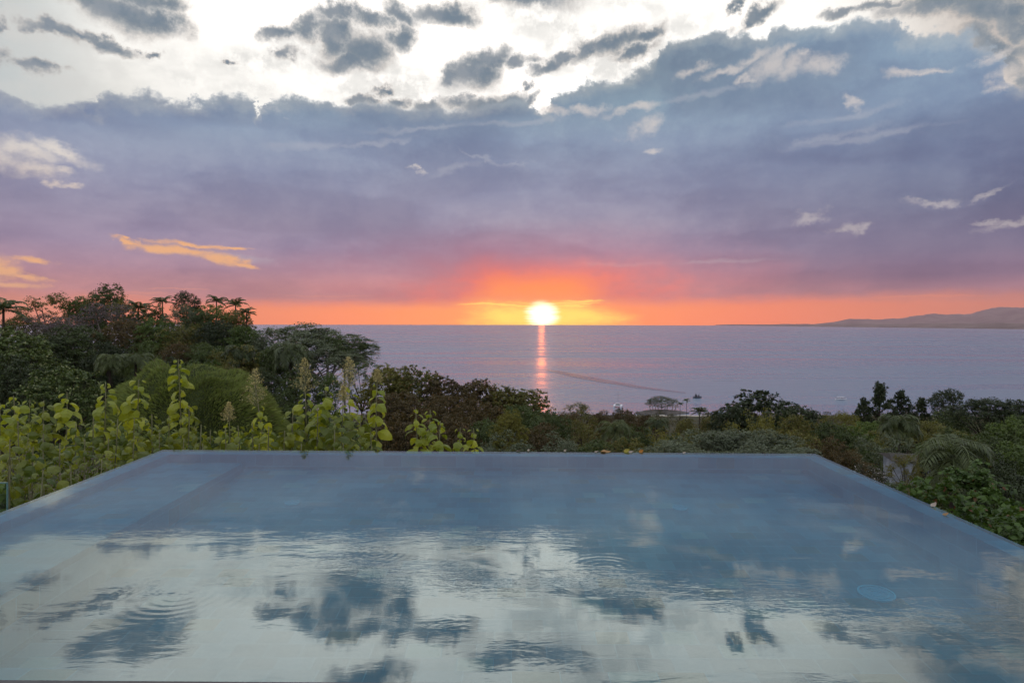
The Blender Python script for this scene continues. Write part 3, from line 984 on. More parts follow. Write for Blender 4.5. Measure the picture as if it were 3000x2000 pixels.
def crown_proto(kind, idx):
    key = (kind, idx)
    if key in PROTO: return PROTO[key]
    r = np.random.default_rng(abs(hash(kind)) % 1000 + idx * 17 if False else sum(map(ord, kind)) * 7 + idx * 101)
    if kind == 'round': L = lobes_round(r, 13); P_, N_ = crown_points(L, 640, 26, 0.019, r, (0.72, 1.05)); sz = 0.025
    elif kind == 'dense': L = lobes_round(r, 16, 0.9); P_, N_ = crown_points(L, 760, 28, 0.016, r, (0.8, 1.03)); sz = 0.020
    elif kind == 'bigleaf': L = lobes_round(r, 20, 0.9); P_, N_ = crown_points(L, 760, 16, 0.015, r, (0.80, 1.08)); sz = 0.032
    elif kind == 'umbrella': L = lobes_umbrella(r); P_, N_ = crown_points(L, 800, 26, 0.018, r, up=0.8); sz = 0.019
    elif kind == 'airy': L = lobes_airy(r); P_, N_ = crown_points(L, 560, 17, 0.018, r, (0.4, 1.05)); sz = 0.020
    elif kind == 'tufted': L = lobes_cone(r); P_, N_ = crown_points(L, 620, 20, 0.013, r, (0.2, 1.05)); sz = 0.026
    elif kind == 'column': L = lobes_column(r); P_, N_ = crown_points(L, 560, 22, 0.020, r, (0.75, 1.03)); sz = 0.024
    elif kind == 'shrub':
        L = [(x * 0.3, y * 0.3, 0.28 + 0.25 * q, 0.2, 0.28 + 0.2 * q) for x, y, q in r.uniform(-1, 1, (9, 3))]
        P_, N_ = crown_points(L, 260, 13, 0.026, r); sz = 0.045
    elif kind == 'broadshrub':
        L = [(x * 0.3, y * 0.3, 0.30 + 0.25 * q, 0.2, 0.26 + 0.2 * q) for x, y, q in r.uniform(-1, 1, (9, 3))]
        P_, N_ = crown_points(L, 190, 6, 0.035, r, (0.85, 1.1), 0.7); sz = 0.110
    P_[:, 2] = np.where(P_[:, 2] < 0.02, 0.02 + np.abs(P_[:, 2]) * 0.3, P_[:, 2])
    s_ = sz * r.uniform(0.6, 1.35, len(P_))
    V = leaf_quads(P_, N_, s_, 0.55 if kind not in ('broadshrub', 'bigleaf') else 0.62, r)
    me = quads_mesh(kind + '_crown', V, None)
    me.materials.append(M['leaf_dark'])
    # limbs: from the crown's base to the lobes
    mb = MB()
    ends = L if len(L) < 18 else L[::2]
    for (lx, ly, lz, rx, rz) in ends:
        if kind in ('tufted',):
            mb.tube([(0, 0, max(0.0, lz - 0.12)), (lx * 0.5, ly * 0.5, lz - 0.07), (lx, ly, lz)], [0.008, 0.006, 0.003], 4, False)
        else:
            m1 = (lx * 0.35 + r.uniform(-0.02, 0.02), ly * 0.35 + r.uniform(-0.02, 0.02), lz * 0.45)
            mb.tube([(0, 0, -0.02), m1, (lx, ly, lz)], [0.013, 0.008, 0.003], 5, False)
            for q in range(2):
                e = (lx + r.uniform(-1, 1) * rx * 0.8, ly + r.uniform(-1, 1) * rx * 0.8, lz + r.uniform(0, 0.8) * rz)
                mb.tube([m1, (lx * 0.8, ly * 0.8, lz * 0.85), e], [0.006, 0.004, 0.0015], 4, False)
    if kind == 'tufted': mb.tube([(0, 0, -0.02), (0.006, 0, 0.5), (0, 0, 0.96)], [0.020, 0.012, 0.004], 6, False)
    me2 = bpy.data.meshes.new(kind + '_limbs')
    me2.from_pydata(np.concatenate(mb.v).tolist(), [], mb.f); me2.materials.append(M['bark'])
    # stem: unit tall, slightly bent, flared at the foot
    mb = MB()
    bx, by = r.uniform(-0.02, 0.02), r.uniform(-0.02, 0.02)
    mb.tube([(0, 0, -0.05), (0, 0, 0.03), (bx, by, 0.35), (bx * 0.5, by * 0.5, 0.7), (0, 0, 1.02)], [0.048, 0.034, 0.027, 0.024, 0.021], 8)
    me3 = bpy.data.meshes.new(kind + '_stem'); me3.from_pydata(np.concatenate(mb.v).tolist(), [], mb.f); me3.shade_smooth(); me3.materials.append(M['bark'])
    PROTO[key] = (me, me2, me3)
    return PROTO[key]


def use_mat(o, m):
    o.material_slots[0].link = 'OBJECT'; o.material_slots[0].material = m


M = {}
M['bark'] = simple_mat('grey_brown_bark', (0.060, 0.048, 0.038), (0.030, 0.024, 0.020), 0.9, 6.0, 0.1)
M['pale_bark'] = simple_mat('pale_bark', (0.22, 0.20, 0.17), (0.12, 0.11, 0.09), 0.85, 5.0, 0.1)
M['leaf_dark'] = leaf_mat('dark_green_leaves', (0.020, 0.033, 0.011), (0.084, 0.119, 0.031), trans=0.25, pscale=0.25)
M['leaf_green'] = leaf_mat('green_leaves', (0.026, 0.048, 0.013), (0.119, 0.175, 0.039), trans=0.3, pscale=0.25)
M['leaf_olive'] = leaf_mat('olive_leaves', (0.034, 0.046, 0.013), (0.175, 0.168, 0.039), (0.16, 0.09, 0.03), 0.05, trans=0.3, pscale=0.25)
M['leaf_yellow'] = leaf_mat('yellow_green_leaves', (0.060, 0.066, 0.012), (0.20, 0.19, 0.035), trans=0.35, pscale=0.3)
M['leaf_grey'] = leaf_mat('grey_green_leaves', (0.040, 0.055, 0.033), (0.140, 0.168, 0.095), trans=0.2, pscale=0.25)
M['leaf_brown_sunlit'] = leaf_mat('brown_leaves_painted_sunlit', (0.038, 0.030, 0.012), (0.105, 0.078, 0.028), (0.14, 0.08, 0.03), 0.05, trans=0.3, pscale=0.25)  # brown leaves, with the low sun's reddish warmth put into the colour
M['leaf_purple'] = leaf_mat('mauve_blossom_leaves', (0.060, 0.046, 0.052), (0.19, 0.145, 0.170), (0.05, 0.06, 0.03), 0.30, trans=0.25, pscale=0.4)
M['leaf_bloom'] = leaf_mat('leaves_with_pale_blossom', (0.024, 0.044, 0.013), (0.112, 0.154, 0.039), (0.30, 0.32, 0.16), 0.07, trans=0.25, pscale=0.25)
M['leaf_white'] = leaf_mat('leaves_with_white_flowers', (0.018, 0.024, 0.012), (0.050, 0.055, 0.030), (0.55, 0.50, 0.52), 0.09, trans=0.2, pscale=0.25)
M['leaf_deep'] = leaf_mat('deep_green_leaves', (0.011, 0.020, 0.009), (0.048, 0.067, 0.022), trans=0.2, pscale=0.25)
M['leaf_gloss'] = leaf_mat('glossy_broad_leaves', (0.018, 0.040, 0.010), (0.084, 0.147, 0.031), (0.16, 0.07, 0.04), 0.008, trans=0.3, rough=0.5, spec=0.25, pscale=1.2)
M['palm'] = leaf_mat('palm_fronds', (0.024, 0.037, 0.015), (0.098, 0.126, 0.045), trans=0.25, rough=0.45, pscale=0.5)
M['palm_light'] = leaf_mat('light_palm_fronds', (0.040, 0.060, 0.020), (0.105, 0.130, 0.042), trans=0.3, rough=0.45, pscale=0.5)

CROWN_RATIO = {'round': 1.08, 'dense': 1.05, 'bigleaf': 0.95, 'umbrella': 0.50, 'airy': 1.0, 'tufted': 1.7, 'column': 1.6, 'shrub': 0.75, 'broadshrub': 0.85}
CAT = {'shrub': 'shrub', 'broadshrub': 'shrub'}
counter = {}


def tree(kind, px, ytop, Y, wpx, mat, label, group=None, ratio=None, bark='bark', turn=None, name=None, off=0.0):
    """a tree whose crown tops out at photo row ytop when seen from the terrace, standing on the ground"""
    i = counter.get(kind, 0); counter[kind] = i + 1
    meshes = crown_proto(kind, i % 4)
    p_ = at(px, ytop, Y)
    gz = tz(p_.x, Y) - 0.15
    H_ = max(1.2, p_.z - gz)
    w = wpx / F * Y * (1.42 if kind not in ('shrub', 'broadshrub') else 1.1)
    hc = min(w * (ratio or CROWN_RATIO[kind]), H_ * (0.98 if kind in ('shrub', 'broadshrub') else 0.93))
    is_shrub = kind in ('shrub', 'broadshrub')
    root = empty(name or ('shrub' if is_shrub else 'tree'), (p_.x, Y, gz), turn if turn is not None else random.uniform(0, 6.28))
    tag(root, label, 'shrub' if is_shrub else 'tree', group)
    for nm, me, sc_, z in (('crown', meshes[0], (w, w, hc), H_ - hc), ('limbs', meshes[1], (w, w, hc), H_ - hc), ('trunk', meshes[2], (w * (0.55 if not is_shrub else 0.3),) * 2 + (H_ - hc * 0.93,), 0.0)):
        c_ = link(nm, me, root); c_.scale = sc_; c_.location = (0, 0, z)
        if nm == 'crown': use_mat(c_, M[mat])
        elif bark != 'bark': use_mat(c_, M[bark])
    return root


# ------------------------------------------------------------------ palms
def palm_crown(r, n=20, length=1.0, droop=1.0, leaf=0.22, step=26, elo=-0.15, wid=0.016):
    Q = []
    for i in range(n):
        a = 2 * PI * i / n * 1.0 + r.uniform(-0.25, 0.25)
        e = r.uniform(elo, 1.3)
        L_ = length * r.uniform(0.85, 1.1)
        d = np.array([math.cos(a), math.sin(a), 0.0]); side = np.array([-math.sin(a), math.cos(a), 0.0])
        pts = []
        p_ = np.zeros(3); ang = e
        for s_ in range(step + 1):
            pts.append(p_.copy())
            p_ = p_ + (d * math.cos(ang) + np.array([0, 0, math.sin(ang)])) * (L_ / step)
            ang -= droop * (1.1 + 0.9 * (e > 0.6)) / step * (0.5 + 1.2 * s_ / step)
        pts = np.array(pts)
        w = 0.012 * length
        for s_ in range(0, step, 3):
            q0, q1 = pts[s_], pts[min(s_ + 3, step)]
            Q.append([q0 - side * w, q0 + side * w, q1 + side * w * 0.7, q1 - side * w * 0.7])
        for s_ in range(2, step + 1):
            f = s_ / step
            ll = leaf * length * (0.45 + 0.9 * math.sin(PI * min(1.0, f * 0.85 + 0.1))) * (1.0 - 0.35 * f)
            tng = unit(pts[s_] - pts[s_ - 1])
            for sg in (-1, 1):
                dr = unit(side * sg * 0.85 + tng * 0.55 + np.array([0, 0, -0.30 + 0.25 * r.uniform(-1, 1)]))
                b0 = pts[s_]; tip = b0 + dr * ll + np.array([0, 0, -0.18 * ll])
                mid = b0 + dr * ll * 0.5
                wd = tng * wid * length
                Q.append([b0 - wd * 0.6, mid - wd, tip, mid + wd])
    return np.array(Q)


PALMS = {}


def palm_proto(kind):
    if kind in PALMS: return PALMS[kind]
    r = np.random.default_rng(sum(map(ord, kind)))
    if kind == 'royal': V = palm_crown(r, 13, 1.0, 0.85, 0.22, 26, -0.1, 0.028)
    elif kind == 'coconut': V = palm_crown(r, 24, 1.0, 1.5, 0.26)
    else: V = palm_crown(r, 34, 1.0, 1.7, 0.24, 30)
    me = quads_mesh(kind + '_palm_crown', V, M['palm'])
    mb = MB(); b_ = r.uniform(-0.02, 0.02)
    mb.tube([(0, 0, -0.04), (0, 0, 0.03), (b_, 0, 0.4), (b_ * 0.6, 0.0, 0.8), (0, 0, 1.0)], [0.17, 0.12, 0.10, 0.085, 0.075], 10)
    me2 = bpy.data.meshes.new('palm_stem'); me2.from_pydata(np.concatenate(mb.v).tolist(), [], mb.f); me2.shade_smooth(); me2.materials.append(M['bark'])
    PALMS[kind] = (me, me2)
    return PALMS[kind]


def palm(kind, px, py, Y, wpx, label, mat='palm', group=None):
    """py: photo row of the heart of the crown; wpx: span of the fronds"""
    me, me2 = palm_proto(kind)
    p_ = at(px, py, Y)
    gz = tz(p_.x, Y) - 0.1
    H_ = max(0.8, p_.z - gz)
    L_ = wpx / F * Y / 1.7
    root = empty('palm_tree', (p_.x, Y, gz), random.uniform(0, 6.28))
    tag(root, label, 'palm tree', group)
    c_ = link('crown', me, root); c_.scale = (L_, L_, L_); c_.location = (0, 0, H_); use_mat(c_, M[mat])
    s_ = link('trunk', me2, root); s_.scale = (L_ * 0.55, L_ * 0.55, H_)
    return root


HILL = 'trees on the wooded hill at the left'
MID = 'dark trees between the hill and the sea'
FARW = 'trees of the valley wood'
RIGHT = 'trees on the right hand slope'
# ---- skyline of the hill
palm('royal', 10, 908, 100, 120, 'dark drooping palm on the hill at the far left edge of the view', group='palms on the hill skyline')
tree('airy', 140, 858, 122, 175, 'leaf_olive', 'thin see-through tree on the hill skyline beside the leftmost palm', HILL)
tree('airy', 165, 915, 106, 190, 'leaf_purple', 'mauve blossoming tree below the thin skyline tree, left of the hill', HILL, bark='pale_bark')
tree('dense', 245, 868, 124, 105, 'leaf_green', 'rounded green crown on the skyline left of the highest tuft', HILL)
tree('round', 308, 838, 126, 115, 'leaf_dark', 'highest loose topped tree on the left hill skyline', HILL)
tree('airy', 305, 882, 108, 190, 'leaf_purple', 'wide mauve grey blossoming tree under the highest skyline tree', HILL, bark='pale_bark')
tree('airy', 355, 876, 118, 80, 'leaf_olive', 'small sparse pointed tree right of the highest skyline tree', HILL)
palm('royal', 405, 905, 118, 80, 'short half hidden palm on the skyline between two broad crowns', group='palms on the hill skyline')
palm('royal', 476, 886, 118, 62, 'palm on the skyline just left of the steep domed tree', group='palms on the hill skyline')
tree('round', 445, 896, 116, 110, 'leaf_dark', 'low dark crown at the foot of the skyline palm left of the domed tree', HILL)
tree('column', 548, 845, 124, 82, 'leaf_deep', 'steep domed dark tree standing out of the hill skyline', HILL, ratio=1.1)
tree('airy', 530, 888, 106, 100, 'leaf_grey', 'pale stemmed thin tree in front of the steep domed tree', HILL, bark='pale_bark')
palm('royal', 634, 884, 116, 64, 'palm on the skyline, first one right of the domed tree', group='palms on the hill skyline')
palm('royal', 690, 894, 116, 70, 'thick headed palm at the right end of the skyline palms', group='palms on the hill skyline')
palm('royal', 722, 918, 108, 60, 'small palm leaning out at the right shoulder of the hill', group='palms on the hill skyline')
tree('dense', 630, 888, 112, 110, 'leaf_green', 'green crown below the first skyline palm right of the dome', HILL)
tree('round', 690, 905, 110, 110, 'leaf_olive', 'olive crown at the right shoulder of the hill', HILL)
tree('round', 590, 900, 108, 100, 'leaf_dark', 'dark crown between the domed tree and the right palms', HILL)
tree('dense', 60, 925, 116, 120, 'leaf_olive', 'low leafy crown right of the leftmost palm', HILL)
# ---- middle of the hill
tree('bigleaf', 35, 958, 84, 210, 'leaf_bloom', 'broad green tree with pale flowers at the left edge under the palm', HILL)
tree('round', 235, 960, 96, 170, 'leaf_dark', 'dark crown below the mauve trees on the hill', HILL)
tree('dense', 370, 935, 100, 150, 'leaf_brown_sunlit', 'brownish dense crown in the middle of the hill', HILL)
tree('round', 455, 930, 100, 130, 'leaf_green', 'mid green crown on the hill under the skyline palms', HILL)
tree('round', 540, 945, 98, 130, 'leaf_olive', 'olive crown beneath the pale stemmed thin tree', HILL)
tree('dense', 640, 935, 98, 140, 'leaf_deep', 'very dark crown on the right flank of the hill', HILL)
tree('round', 718, 950, 96, 120, 'leaf_green', 'green crown where the hill drops towards the sea', HILL)
tree('round', 130, 985, 92, 150, 'leaf_deep', 'deep green crown behind the flowering tree at the left edge', HILL)
tree('column', 420, 985, 82, 105, 'leaf_dark', 'tall rounded vine hung crown in the middle of the hill', HILL)
tree('round', 320, 1000, 88, 130, 'leaf_deep', 'dark crown left of the vine hung tree', HILL)
tree('dense', 510, 1000, 86, 140, 'leaf_brown_sunlit', 'brown tinged crown right of the vine hung tree', HILL)
tree('round', 600, 1000, 86, 140, 'leaf_dark', 'dark crown above the right end of the grassy mound', HILL)
tree('round', 690, 1005, 84, 130, 'leaf_olive', 'olive crown left of the dark palms on the lower flank', HILL)
tree('dense', 770, 985, 92, 110, 'leaf_grey', 'grey green crown left of the spreading flat topped tree', HILL)
# ---- foot of the hill
tree('round', 50, 1050, 68, 190, 'leaf_deep', 'deep dark tree low at the left edge above the yellow saplings', HILL)
tree('bigleaf', 180, 1062, 58, 185, 'leaf_bloom', 'spreading broad leaved tree with pale blossom left of the grassy mound', HILL)
palm('fern', 322, 1060, 64, 110, 'grey green palm behind the blossoming broad leaved tree', 'palm_light', group='palms at the foot of the hill')
palm('coconut', 398, 1062, 66, 130, 'dark arching palm left of the top of the grassy mound', group='palms at the foot of the hill')
tree('round', 480, 1045, 74, 130, 'leaf_deep', 'dark shrubby crown just above the grassy mound', HILL)
tree('round', 585, 1050, 72, 140, 'leaf_green', 'green shrubby crown behind the right half of the mound', HILL)
tree('dense', 670, 1068, 66, 130, 'leaf_olive', 'olive rounded crown at the right foot of the mound', HILL)
palm('fern', 700, 1035, 84, 120, 'shaggy dark palm on the lower flank, left one of a pair', group='palms at the foot of the hill')
palm('fern', 850, 1035, 84, 150, 'shaggy dark palm under the flat topped tree', group='palms at the foot of the hill')
tree('umbrella', 900, 944, 96, 270, 'leaf_grey', 'wide flat topped tree reaching out over the sea at the end of the hill', HILL, bark='pale_bark')
tree('umbrella', 1010, 975, 92, 150, 'leaf_dark', 'flat drooping crown at the seaward tip of the flat topped tree', HILL, bark='pale_bark')
tree('umbrella', 960, 1010, 88, 170, 'leaf_grey', 'lower layer of thin flat crown hanging over the water', HILL, bark='pale_bark')
tree('round', 800, 1010, 88, 130, 'leaf_dark', 'dark crown filling the space below the flat topped tree', HILL)
tree('dense', 760, 1075, 64, 120, 'leaf_deep', 'dark bush-like crown right of the mound', HILL)
tree('round', 890, 1090, 58, 150, 'leaf_dark', 'dark crown behind the tallest flowering saplings', HILL)
tree('round', 965, 1092, 66, 60, 'leaf_green', 'small ball-shaped green crown below the flat topped tree', HILL)
tree('airy', 1060, 1048, 72, 110, 'leaf_dark', 'thin dark crown stepping down from the flat topped tree', HILL)
# ---- dark trees right of the hill
tree('bigleaf', 1130, 1068, 66, 120, 'leaf_olive', 'tuft leaved tree, left of the row above the water', MID)
tree('bigleaf', 1215, 1068, 64, 140, 'leaf_olive', 'tall tuft leaved tree with holes where the sea shows', MID)
tree('bigleaf', 1310, 1100, 62, 120, 'leaf_brown_sunlit', 'tuft leaved tree painted in reddish sunlight, third along the row', MID)
tree('bigleaf', 1400, 1103, 66, 140, 'leaf_brown_sunlit', 'tuft leaved tree painted in reddish sunlight left of the sun path', MID)
tree('bigleaf', 1480, 1128, 64, 110, 'leaf_olive', 'tuft leaved tree touching the glitter of the sun', MID)
tree('bigleaf', 1545, 1134, 66, 120, 'leaf_olive', 'last tuft leaved tree before the shore drops away', MID)
tree('round', 1170, 1140, 54, 190, 'leaf_brown_sunlit', 'crown painted in warm brown sunlight behind the tallest sapling', MID)
tree('dense', 1290, 1150, 52, 170, 'leaf_brown_sunlit', 'round crown painted in red brown sunlight in the second row', MID)
tree('dense', 1410, 1165, 50, 190, 'leaf_brown_sunlit', 'wide crown painted in red brown sunlight in the middle of the dark trees', MID)
tree('dense', 1530, 1180, 54, 170, 'leaf_dark', 'dark green crown below the end of the row', MID)
tree('round', 1605, 1195, 58, 120, 'leaf_dark', 'dark crown sloping down at the right end of the dark trees', MID)
tree('round', 1180, 1215, 38, 200, 'leaf_brown_sunlit', 'low crown painted in warm brown sunlight left of the small saplings', MID)
tree('round', 1320, 1215, 36, 180, 'leaf_brown_sunlit', 'low crown painted in warm brown sunlight right of the tallest sapling group', MID)
tree('round', 1430, 1225, 38, 150, 'leaf_dark', 'low dark crown above the grey shrubs', MID)
tree('round', 1590, 1235, 42, 150, 'leaf_brown_sunlit', 'low crown painted in warm brown sunlight above the right grey shrub', MID)
tree('round', 1488, 1204, 33, 90, 'leaf_yellow', 'light green round bush in front of the dark trees', MID)
# ---- valley wood, centre
tree('airy', 1700, 1172, 150, 95, 'leaf_olive', 'sparse tree breaking the shoreline left of the anchored catamaran', FARW)
tree('airy', 1655, 1196, 120, 90, 'leaf_brown_sunlit', 'thin brown crown beside the end of the dark trees', FARW)
tree('round', 1760, 1200, 170, 70, 'leaf_brown_sunlit', 'low crown on the shore under the catamaran', FARW)
tree('round', 1835, 1193, 190, 90, 'leaf_brown_sunlit', 'round brown crown on the shore right of the catamaran', FARW)
tree('round', 1895, 1207, 180, 80, 'leaf_brown_sunlit', 'brown crown left of the small island', FARW)
tree('airy', 1715, 1225, 80, 150, 'leaf_olive', 'airy olive tree in the middle of the valley', FARW)
tree('airy', 1640, 1245, 62, 120, 'leaf_brown_sunlit', 'airy brown tree low beside the dark trees', FARW)
palm('coconut', 1802, 1255, 60, 120, 'bright centred palm in the valley left of the island', 'palm_light', group='palms in the valley')
palm('coconut', 1925, 1240, 110, 90, 'dark palm just below the small island', group='palms in the valley')
tree('round', 1860, 1250, 75, 120, 'leaf_dark', 'dark crown between the two valley palms', FARW)
tree('round', 1960, 1265, 70, 110, 'leaf_dark', 'dark crown behind the yellow bamboo', FARW)
palm('royal', 2050, 1205, 190, 55, 'palm on the shoreline left of the big dark dome tree', group='palms in the valley')
tree('round', 2080, 1215, 180, 60, 'leaf_olive', 'olive crown beside the shoreline palm', FARW)
tree('round', 2010, 1222, 190, 60, 'leaf_olive', 'small olive crown under the thin shore palms', FARW)
tree('round', 2145, 1225, 120, 90, 'leaf_yellow', 'yellow green crown left below the big dark dome tree', FARW)
tree('bigleaf', 2235, 1141, 112, 210, 'leaf_deep', 'big dark dome tree rising in front of the sea', FARW, ratio=0.75)
tree('bigleaf', 2340, 1178, 106, 150, 'leaf_deep', 'dark right shoulder of the big dome tree', FARW)
tree('bigleaf', 2150, 1180, 108, 110, 'leaf_deep', 'dark left shoulder of the big dome tree', FARW)
tree('round', 2335, 1208, 76, 130, 'leaf_olive', 'olive crown in front of the dome tree', FARW)
tree('round', 2260, 1250, 60, 150, 'leaf_olive', 'broad olive crown below the yellow bamboo', FARW)
tree('umbrella', 2090, 1244, 44, 260, 'leaf_grey', 'wide grey green fine leaved tree beyond the right of the pool edge', FARW, ratio=0.55)
tree('umbrella', 2230, 1252, 42, 230, 'leaf_grey', 'second grey green fine leaved tree, right of the wide one', FARW, ratio=0.55)
tree('umbrella', 2000, 1292, 30, 260, 'leaf_grey', 'low grey green fine leaved bush close beyond the pool edge', FARW, ratio=0.5)
tree('umbrella', 2240, 1296, 30, 260, 'leaf_grey', 'low grey green bush beside the far right corner of the pool', FARW, ratio=0.5)
tree('round', 1740, 1285, 34, 150, 'leaf_dark', 'dark low crown right behind the floating leaves', FARW)
tree('round', 1860, 1290, 36, 150, 'leaf_olive', 'olive low crown behind the pool edge under the valley palm', FARW)
tree('round', 2360, 1262, 52, 150, 'leaf_olive', 'olive crown above the far right corner of the pool', FARW)
# ---- right slope
tree('airy', 2475, 1196, 84, 120, 'leaf_yellow', 'open whorled green tree just right of the dome tree', RIGHT, bark='pale_bark')
tree('tufted', 2578, 1112, 90, 130, 'leaf_deep', 'tallest pointed dark tree with tufted branches', RIGHT, bark='bark')
tree('tufted', 2640, 1136, 92, 110, 'leaf_deep', 'pointed tufted tree right of the tallest one', RIGHT)
tree('tufted', 2700, 1162, 92, 100, 'leaf_deep', 'lowest of the three joined tufted trees', RIGHT)
tree('tufted', 2530, 1160, 92, 90, 'leaf_deep', 'short tufted tree at the left foot of the tallest one', RIGHT)
tree('column', 2772, 1130, 90, 95, 'leaf_deep', 'separate dense pointed dark tree with the sea on both sides', RIGHT, ratio=1.1)
tree('round', 2790, 1190, 84, 90, 'leaf_bloom', 'crown with pale flowers at the foot of the separate pointed tree', RIGHT)
tree('umbrella', 2890, 1154, 78, 170, 'leaf_deep', 'dark flat crowned tree with a gap of sea under it', RIGHT, ratio=0.6)
tree('round', 2985, 1155, 76, 150, 'leaf_deep', 'dark crown at the right edge against the sea', RIGHT)
tree('round', 2900, 1262, 60, 160, 'leaf_dark', 'dark crown under the gap of sea', RIGHT)
tree('round', 2960, 1215, 62, 150, 'leaf_green', 'green crown at the right edge below the skyline', RIGHT)
tree('round', 2450, 1232, 66, 130, 'leaf_dark', 'dark crown below the open whorled tree', RIGHT)
tree('round', 2540, 1222, 68, 130, 'leaf_green', 'green crown at the foot of the tallest tufted tree', RIGHT)
tree('umbrella', 2700, 1228, 60, 210, 'leaf_yellow', 'flat bright green crown right of the slope palm', RIGHT, ratio=0.5)
palm('fern', 2635, 1240, 52, 150, 'dark palm in front of the tufted trees', group='palms on the right slope')
tree('airy', 2590, 1262, 42, 170, 'leaf_grey', 'grey twiggy flowering tree above the white building', RIGHT)
tree('round', 2430, 1285, 44, 130, 'leaf_brown_sunlit', 'brownish twiggy crown beside the pool corner', RIGHT)
tree('airy', 2480, 1305, 36, 140, 'leaf_brown_sunlit', 'thin brown tree right of the pool corner', RIGHT, bark='pale_bark')
tree('round', 2800, 1250, 50, 170, 'leaf_dark', 'dark crown right of the flat bright green one', RIGHT)
tree('round', 2740, 1285, 44, 140, 'leaf_green', 'green crown between the two slope palms', RIGHT)
tree('round', 2990, 1290, 44, 200, 'leaf_green', 'olive crown half way down the right edge', RIGHT)
tree('round', 2880, 1310, 40, 170, 'leaf_deep', 'deep green crown right of the big arching palm', RIGHT)
palm('coconut', 2790, 1330, 27, 260, 'big dark palm with arching fronds right of the white building', group='palms on the right slope')
tree('airy', 2545, 1348, 28, 130, 'leaf_white', 'dark bush covered in small white flowers near the pool side', RIGHT)
tree('column', 2735, 1262, 28, 95, 'leaf_olive', 'vine draped crown over the white building', RIGHT)
tree('round', 2960, 1370, 26, 200, 'leaf_deep', 'very dark crown above the broad leaved shrubs', RIGHT)
# ---- glossy shrubs beside the pool
SH = 'broad leaved shrubs beside the right of the pool'
tree('broadshrub', 2600, 1392, 15, 120, 'leaf_gloss', 'small yellow green shrub at the pool side, leftmost of the broad leaved ones', SH)
tree('broadshrub', 2718, 1390, 14, 170, 'leaf_gloss', 'broad leaved shrub under the white building', SH)
tree('broadshrub', 2790, 1440, 12, 170, 'leaf_gloss', 'low broad leaved shrub touching the pool edge near the stranded leaf', SH)
tree('broadshrub', 2848, 1342, 15, 130, 'leaf_gloss', 'long stemmed umbrella-like plant above the other shrubs', SH, ratio=0.6)
tree('broadshrub', 2935, 1392, 14, 170, 'leaf_gloss', 'dense broad leaved shrub right of the long stemmed plant', SH)
tree('broadshrub', 2880, 1465, 11, 170, 'leaf_gloss', 'dark broad leaved shrub low at the middle of the pool side', SH)
tree('broadshrub', 2985, 1450, 12, 170, 'leaf_gloss', 'broad leaved shrub with pinkish buds at the right edge', SH)
tree('broadshrub', 2960, 1530, 9.5, 170, 'leaf_gloss', 'nearest broad leaved shrub at the right edge', SH)
# ---- grey leaved shrubs behind the edge
GS = 'grey leaved shrubs beyond the pool edge'
tree('shrub', 1440, 1258, 17, 120, 'leaf_grey', 'grey leaved shrub right of the small saplings', GS)
tree('shrub', 1530, 1264, 16, 120, 'leaf_grey', 'middle grey leaved shrub beyond the pool edge', GS)
tree('shrub', 1650, 1262, 17, 110, 'leaf_grey', 'long leaved grey shrub on the right of its row', GS)
tree('shrub', 1380, 1290, 15, 100, 'leaf_olive', 'low olive shrub under the small saplings', GS)
tree('shrub', 1590, 1290, 14, 120, 'leaf_grey', 'low grey shrub behind the white floating petal', GS)
tree('shrub', 1150, 1312, 13, 90, 'leaf_brown_sunlit', 'low brown shrub in the dark gap right of the saplings', GS)

# thin shore palms
for px_, py_, lab in ((1993, 1182, 'left one of the two thin stemmed palms against the sea'), (2012, 1172, 'right and taller thin stemmed palm against the sea')):
    palm('royal', px_, py_, 260, 22, lab, group='thin palms on the shore')

# ------------------------------------------------------------------ the small island
isl = at(1940, 1214, 775)
m_rock = simple_mat('shore_rock', (0.10, 0.09, 0.08), (0.05, 0.045, 0.04), 0.9, 0.3)
r = np.random.default_rng(5)
V, k_ = [], 30
for q, (rad, z) in enumerate(((32, -2), (27, 0.8), (19, 2.6), (9, 3.6), (0.5, 4.0))):
    for j in range(k_):
        w_ = rad * (1 + 0.12 * math.sin(j * 0.8 + q) + 0.06 * r.uniform(-1, 1))
        V.append((w_ * math.cos(2 * PI * j / k_), w_ * 0.5 * math.sin(2 * PI * j / k_), z + r.uniform(-0.3, 0.3) * (q > 0)))
mb = MB(); mb.add(V, [(a * k_ + j, a * k_ + (j + 1) % k_, (a + 1) * k_ + (j + 1) % k_, (a + 1) * k_ + j) for a in range(4) for j in range(k_)])
o = mb.build('islet', m_rock); o.location = (isl.x, 775, SEA_Z); tag(o, kind='structure')
root = empty('tree', (isl.x, 775, SEA_Z + 2.8)); tag(root, 'flat umbrella crowned grey tree on the small rocky island', 'tree')
mesh_i = crown_proto('dense', 1)
c_ = link('crown', mesh_i[0], root); c_.scale = (42, 22, 14); c_.location = (0, 0, 3.0); use_mat(c_, M['leaf_grey'])
c_ = link('limbs', mesh_i[1], root); c_.scale = (30, 14, 9); c_.location = (0, 0, 3); use_mat(c_, M['pale_bark'])
mb = MB()
for j in range(9):
    x_ = (j - 4) * 3.6 + r.uniform(-0.8, 0.8); y_ = r.uniform(-3, 3)
    mb.tube([(x_ * 0.9, y_, -1.2), (x_, y_, 3), (x_ * 1.04, y_, 6.5)], [0.55, 0.42, 0.3], 5)
mb.build('trunk', M['pale_bark'], root)

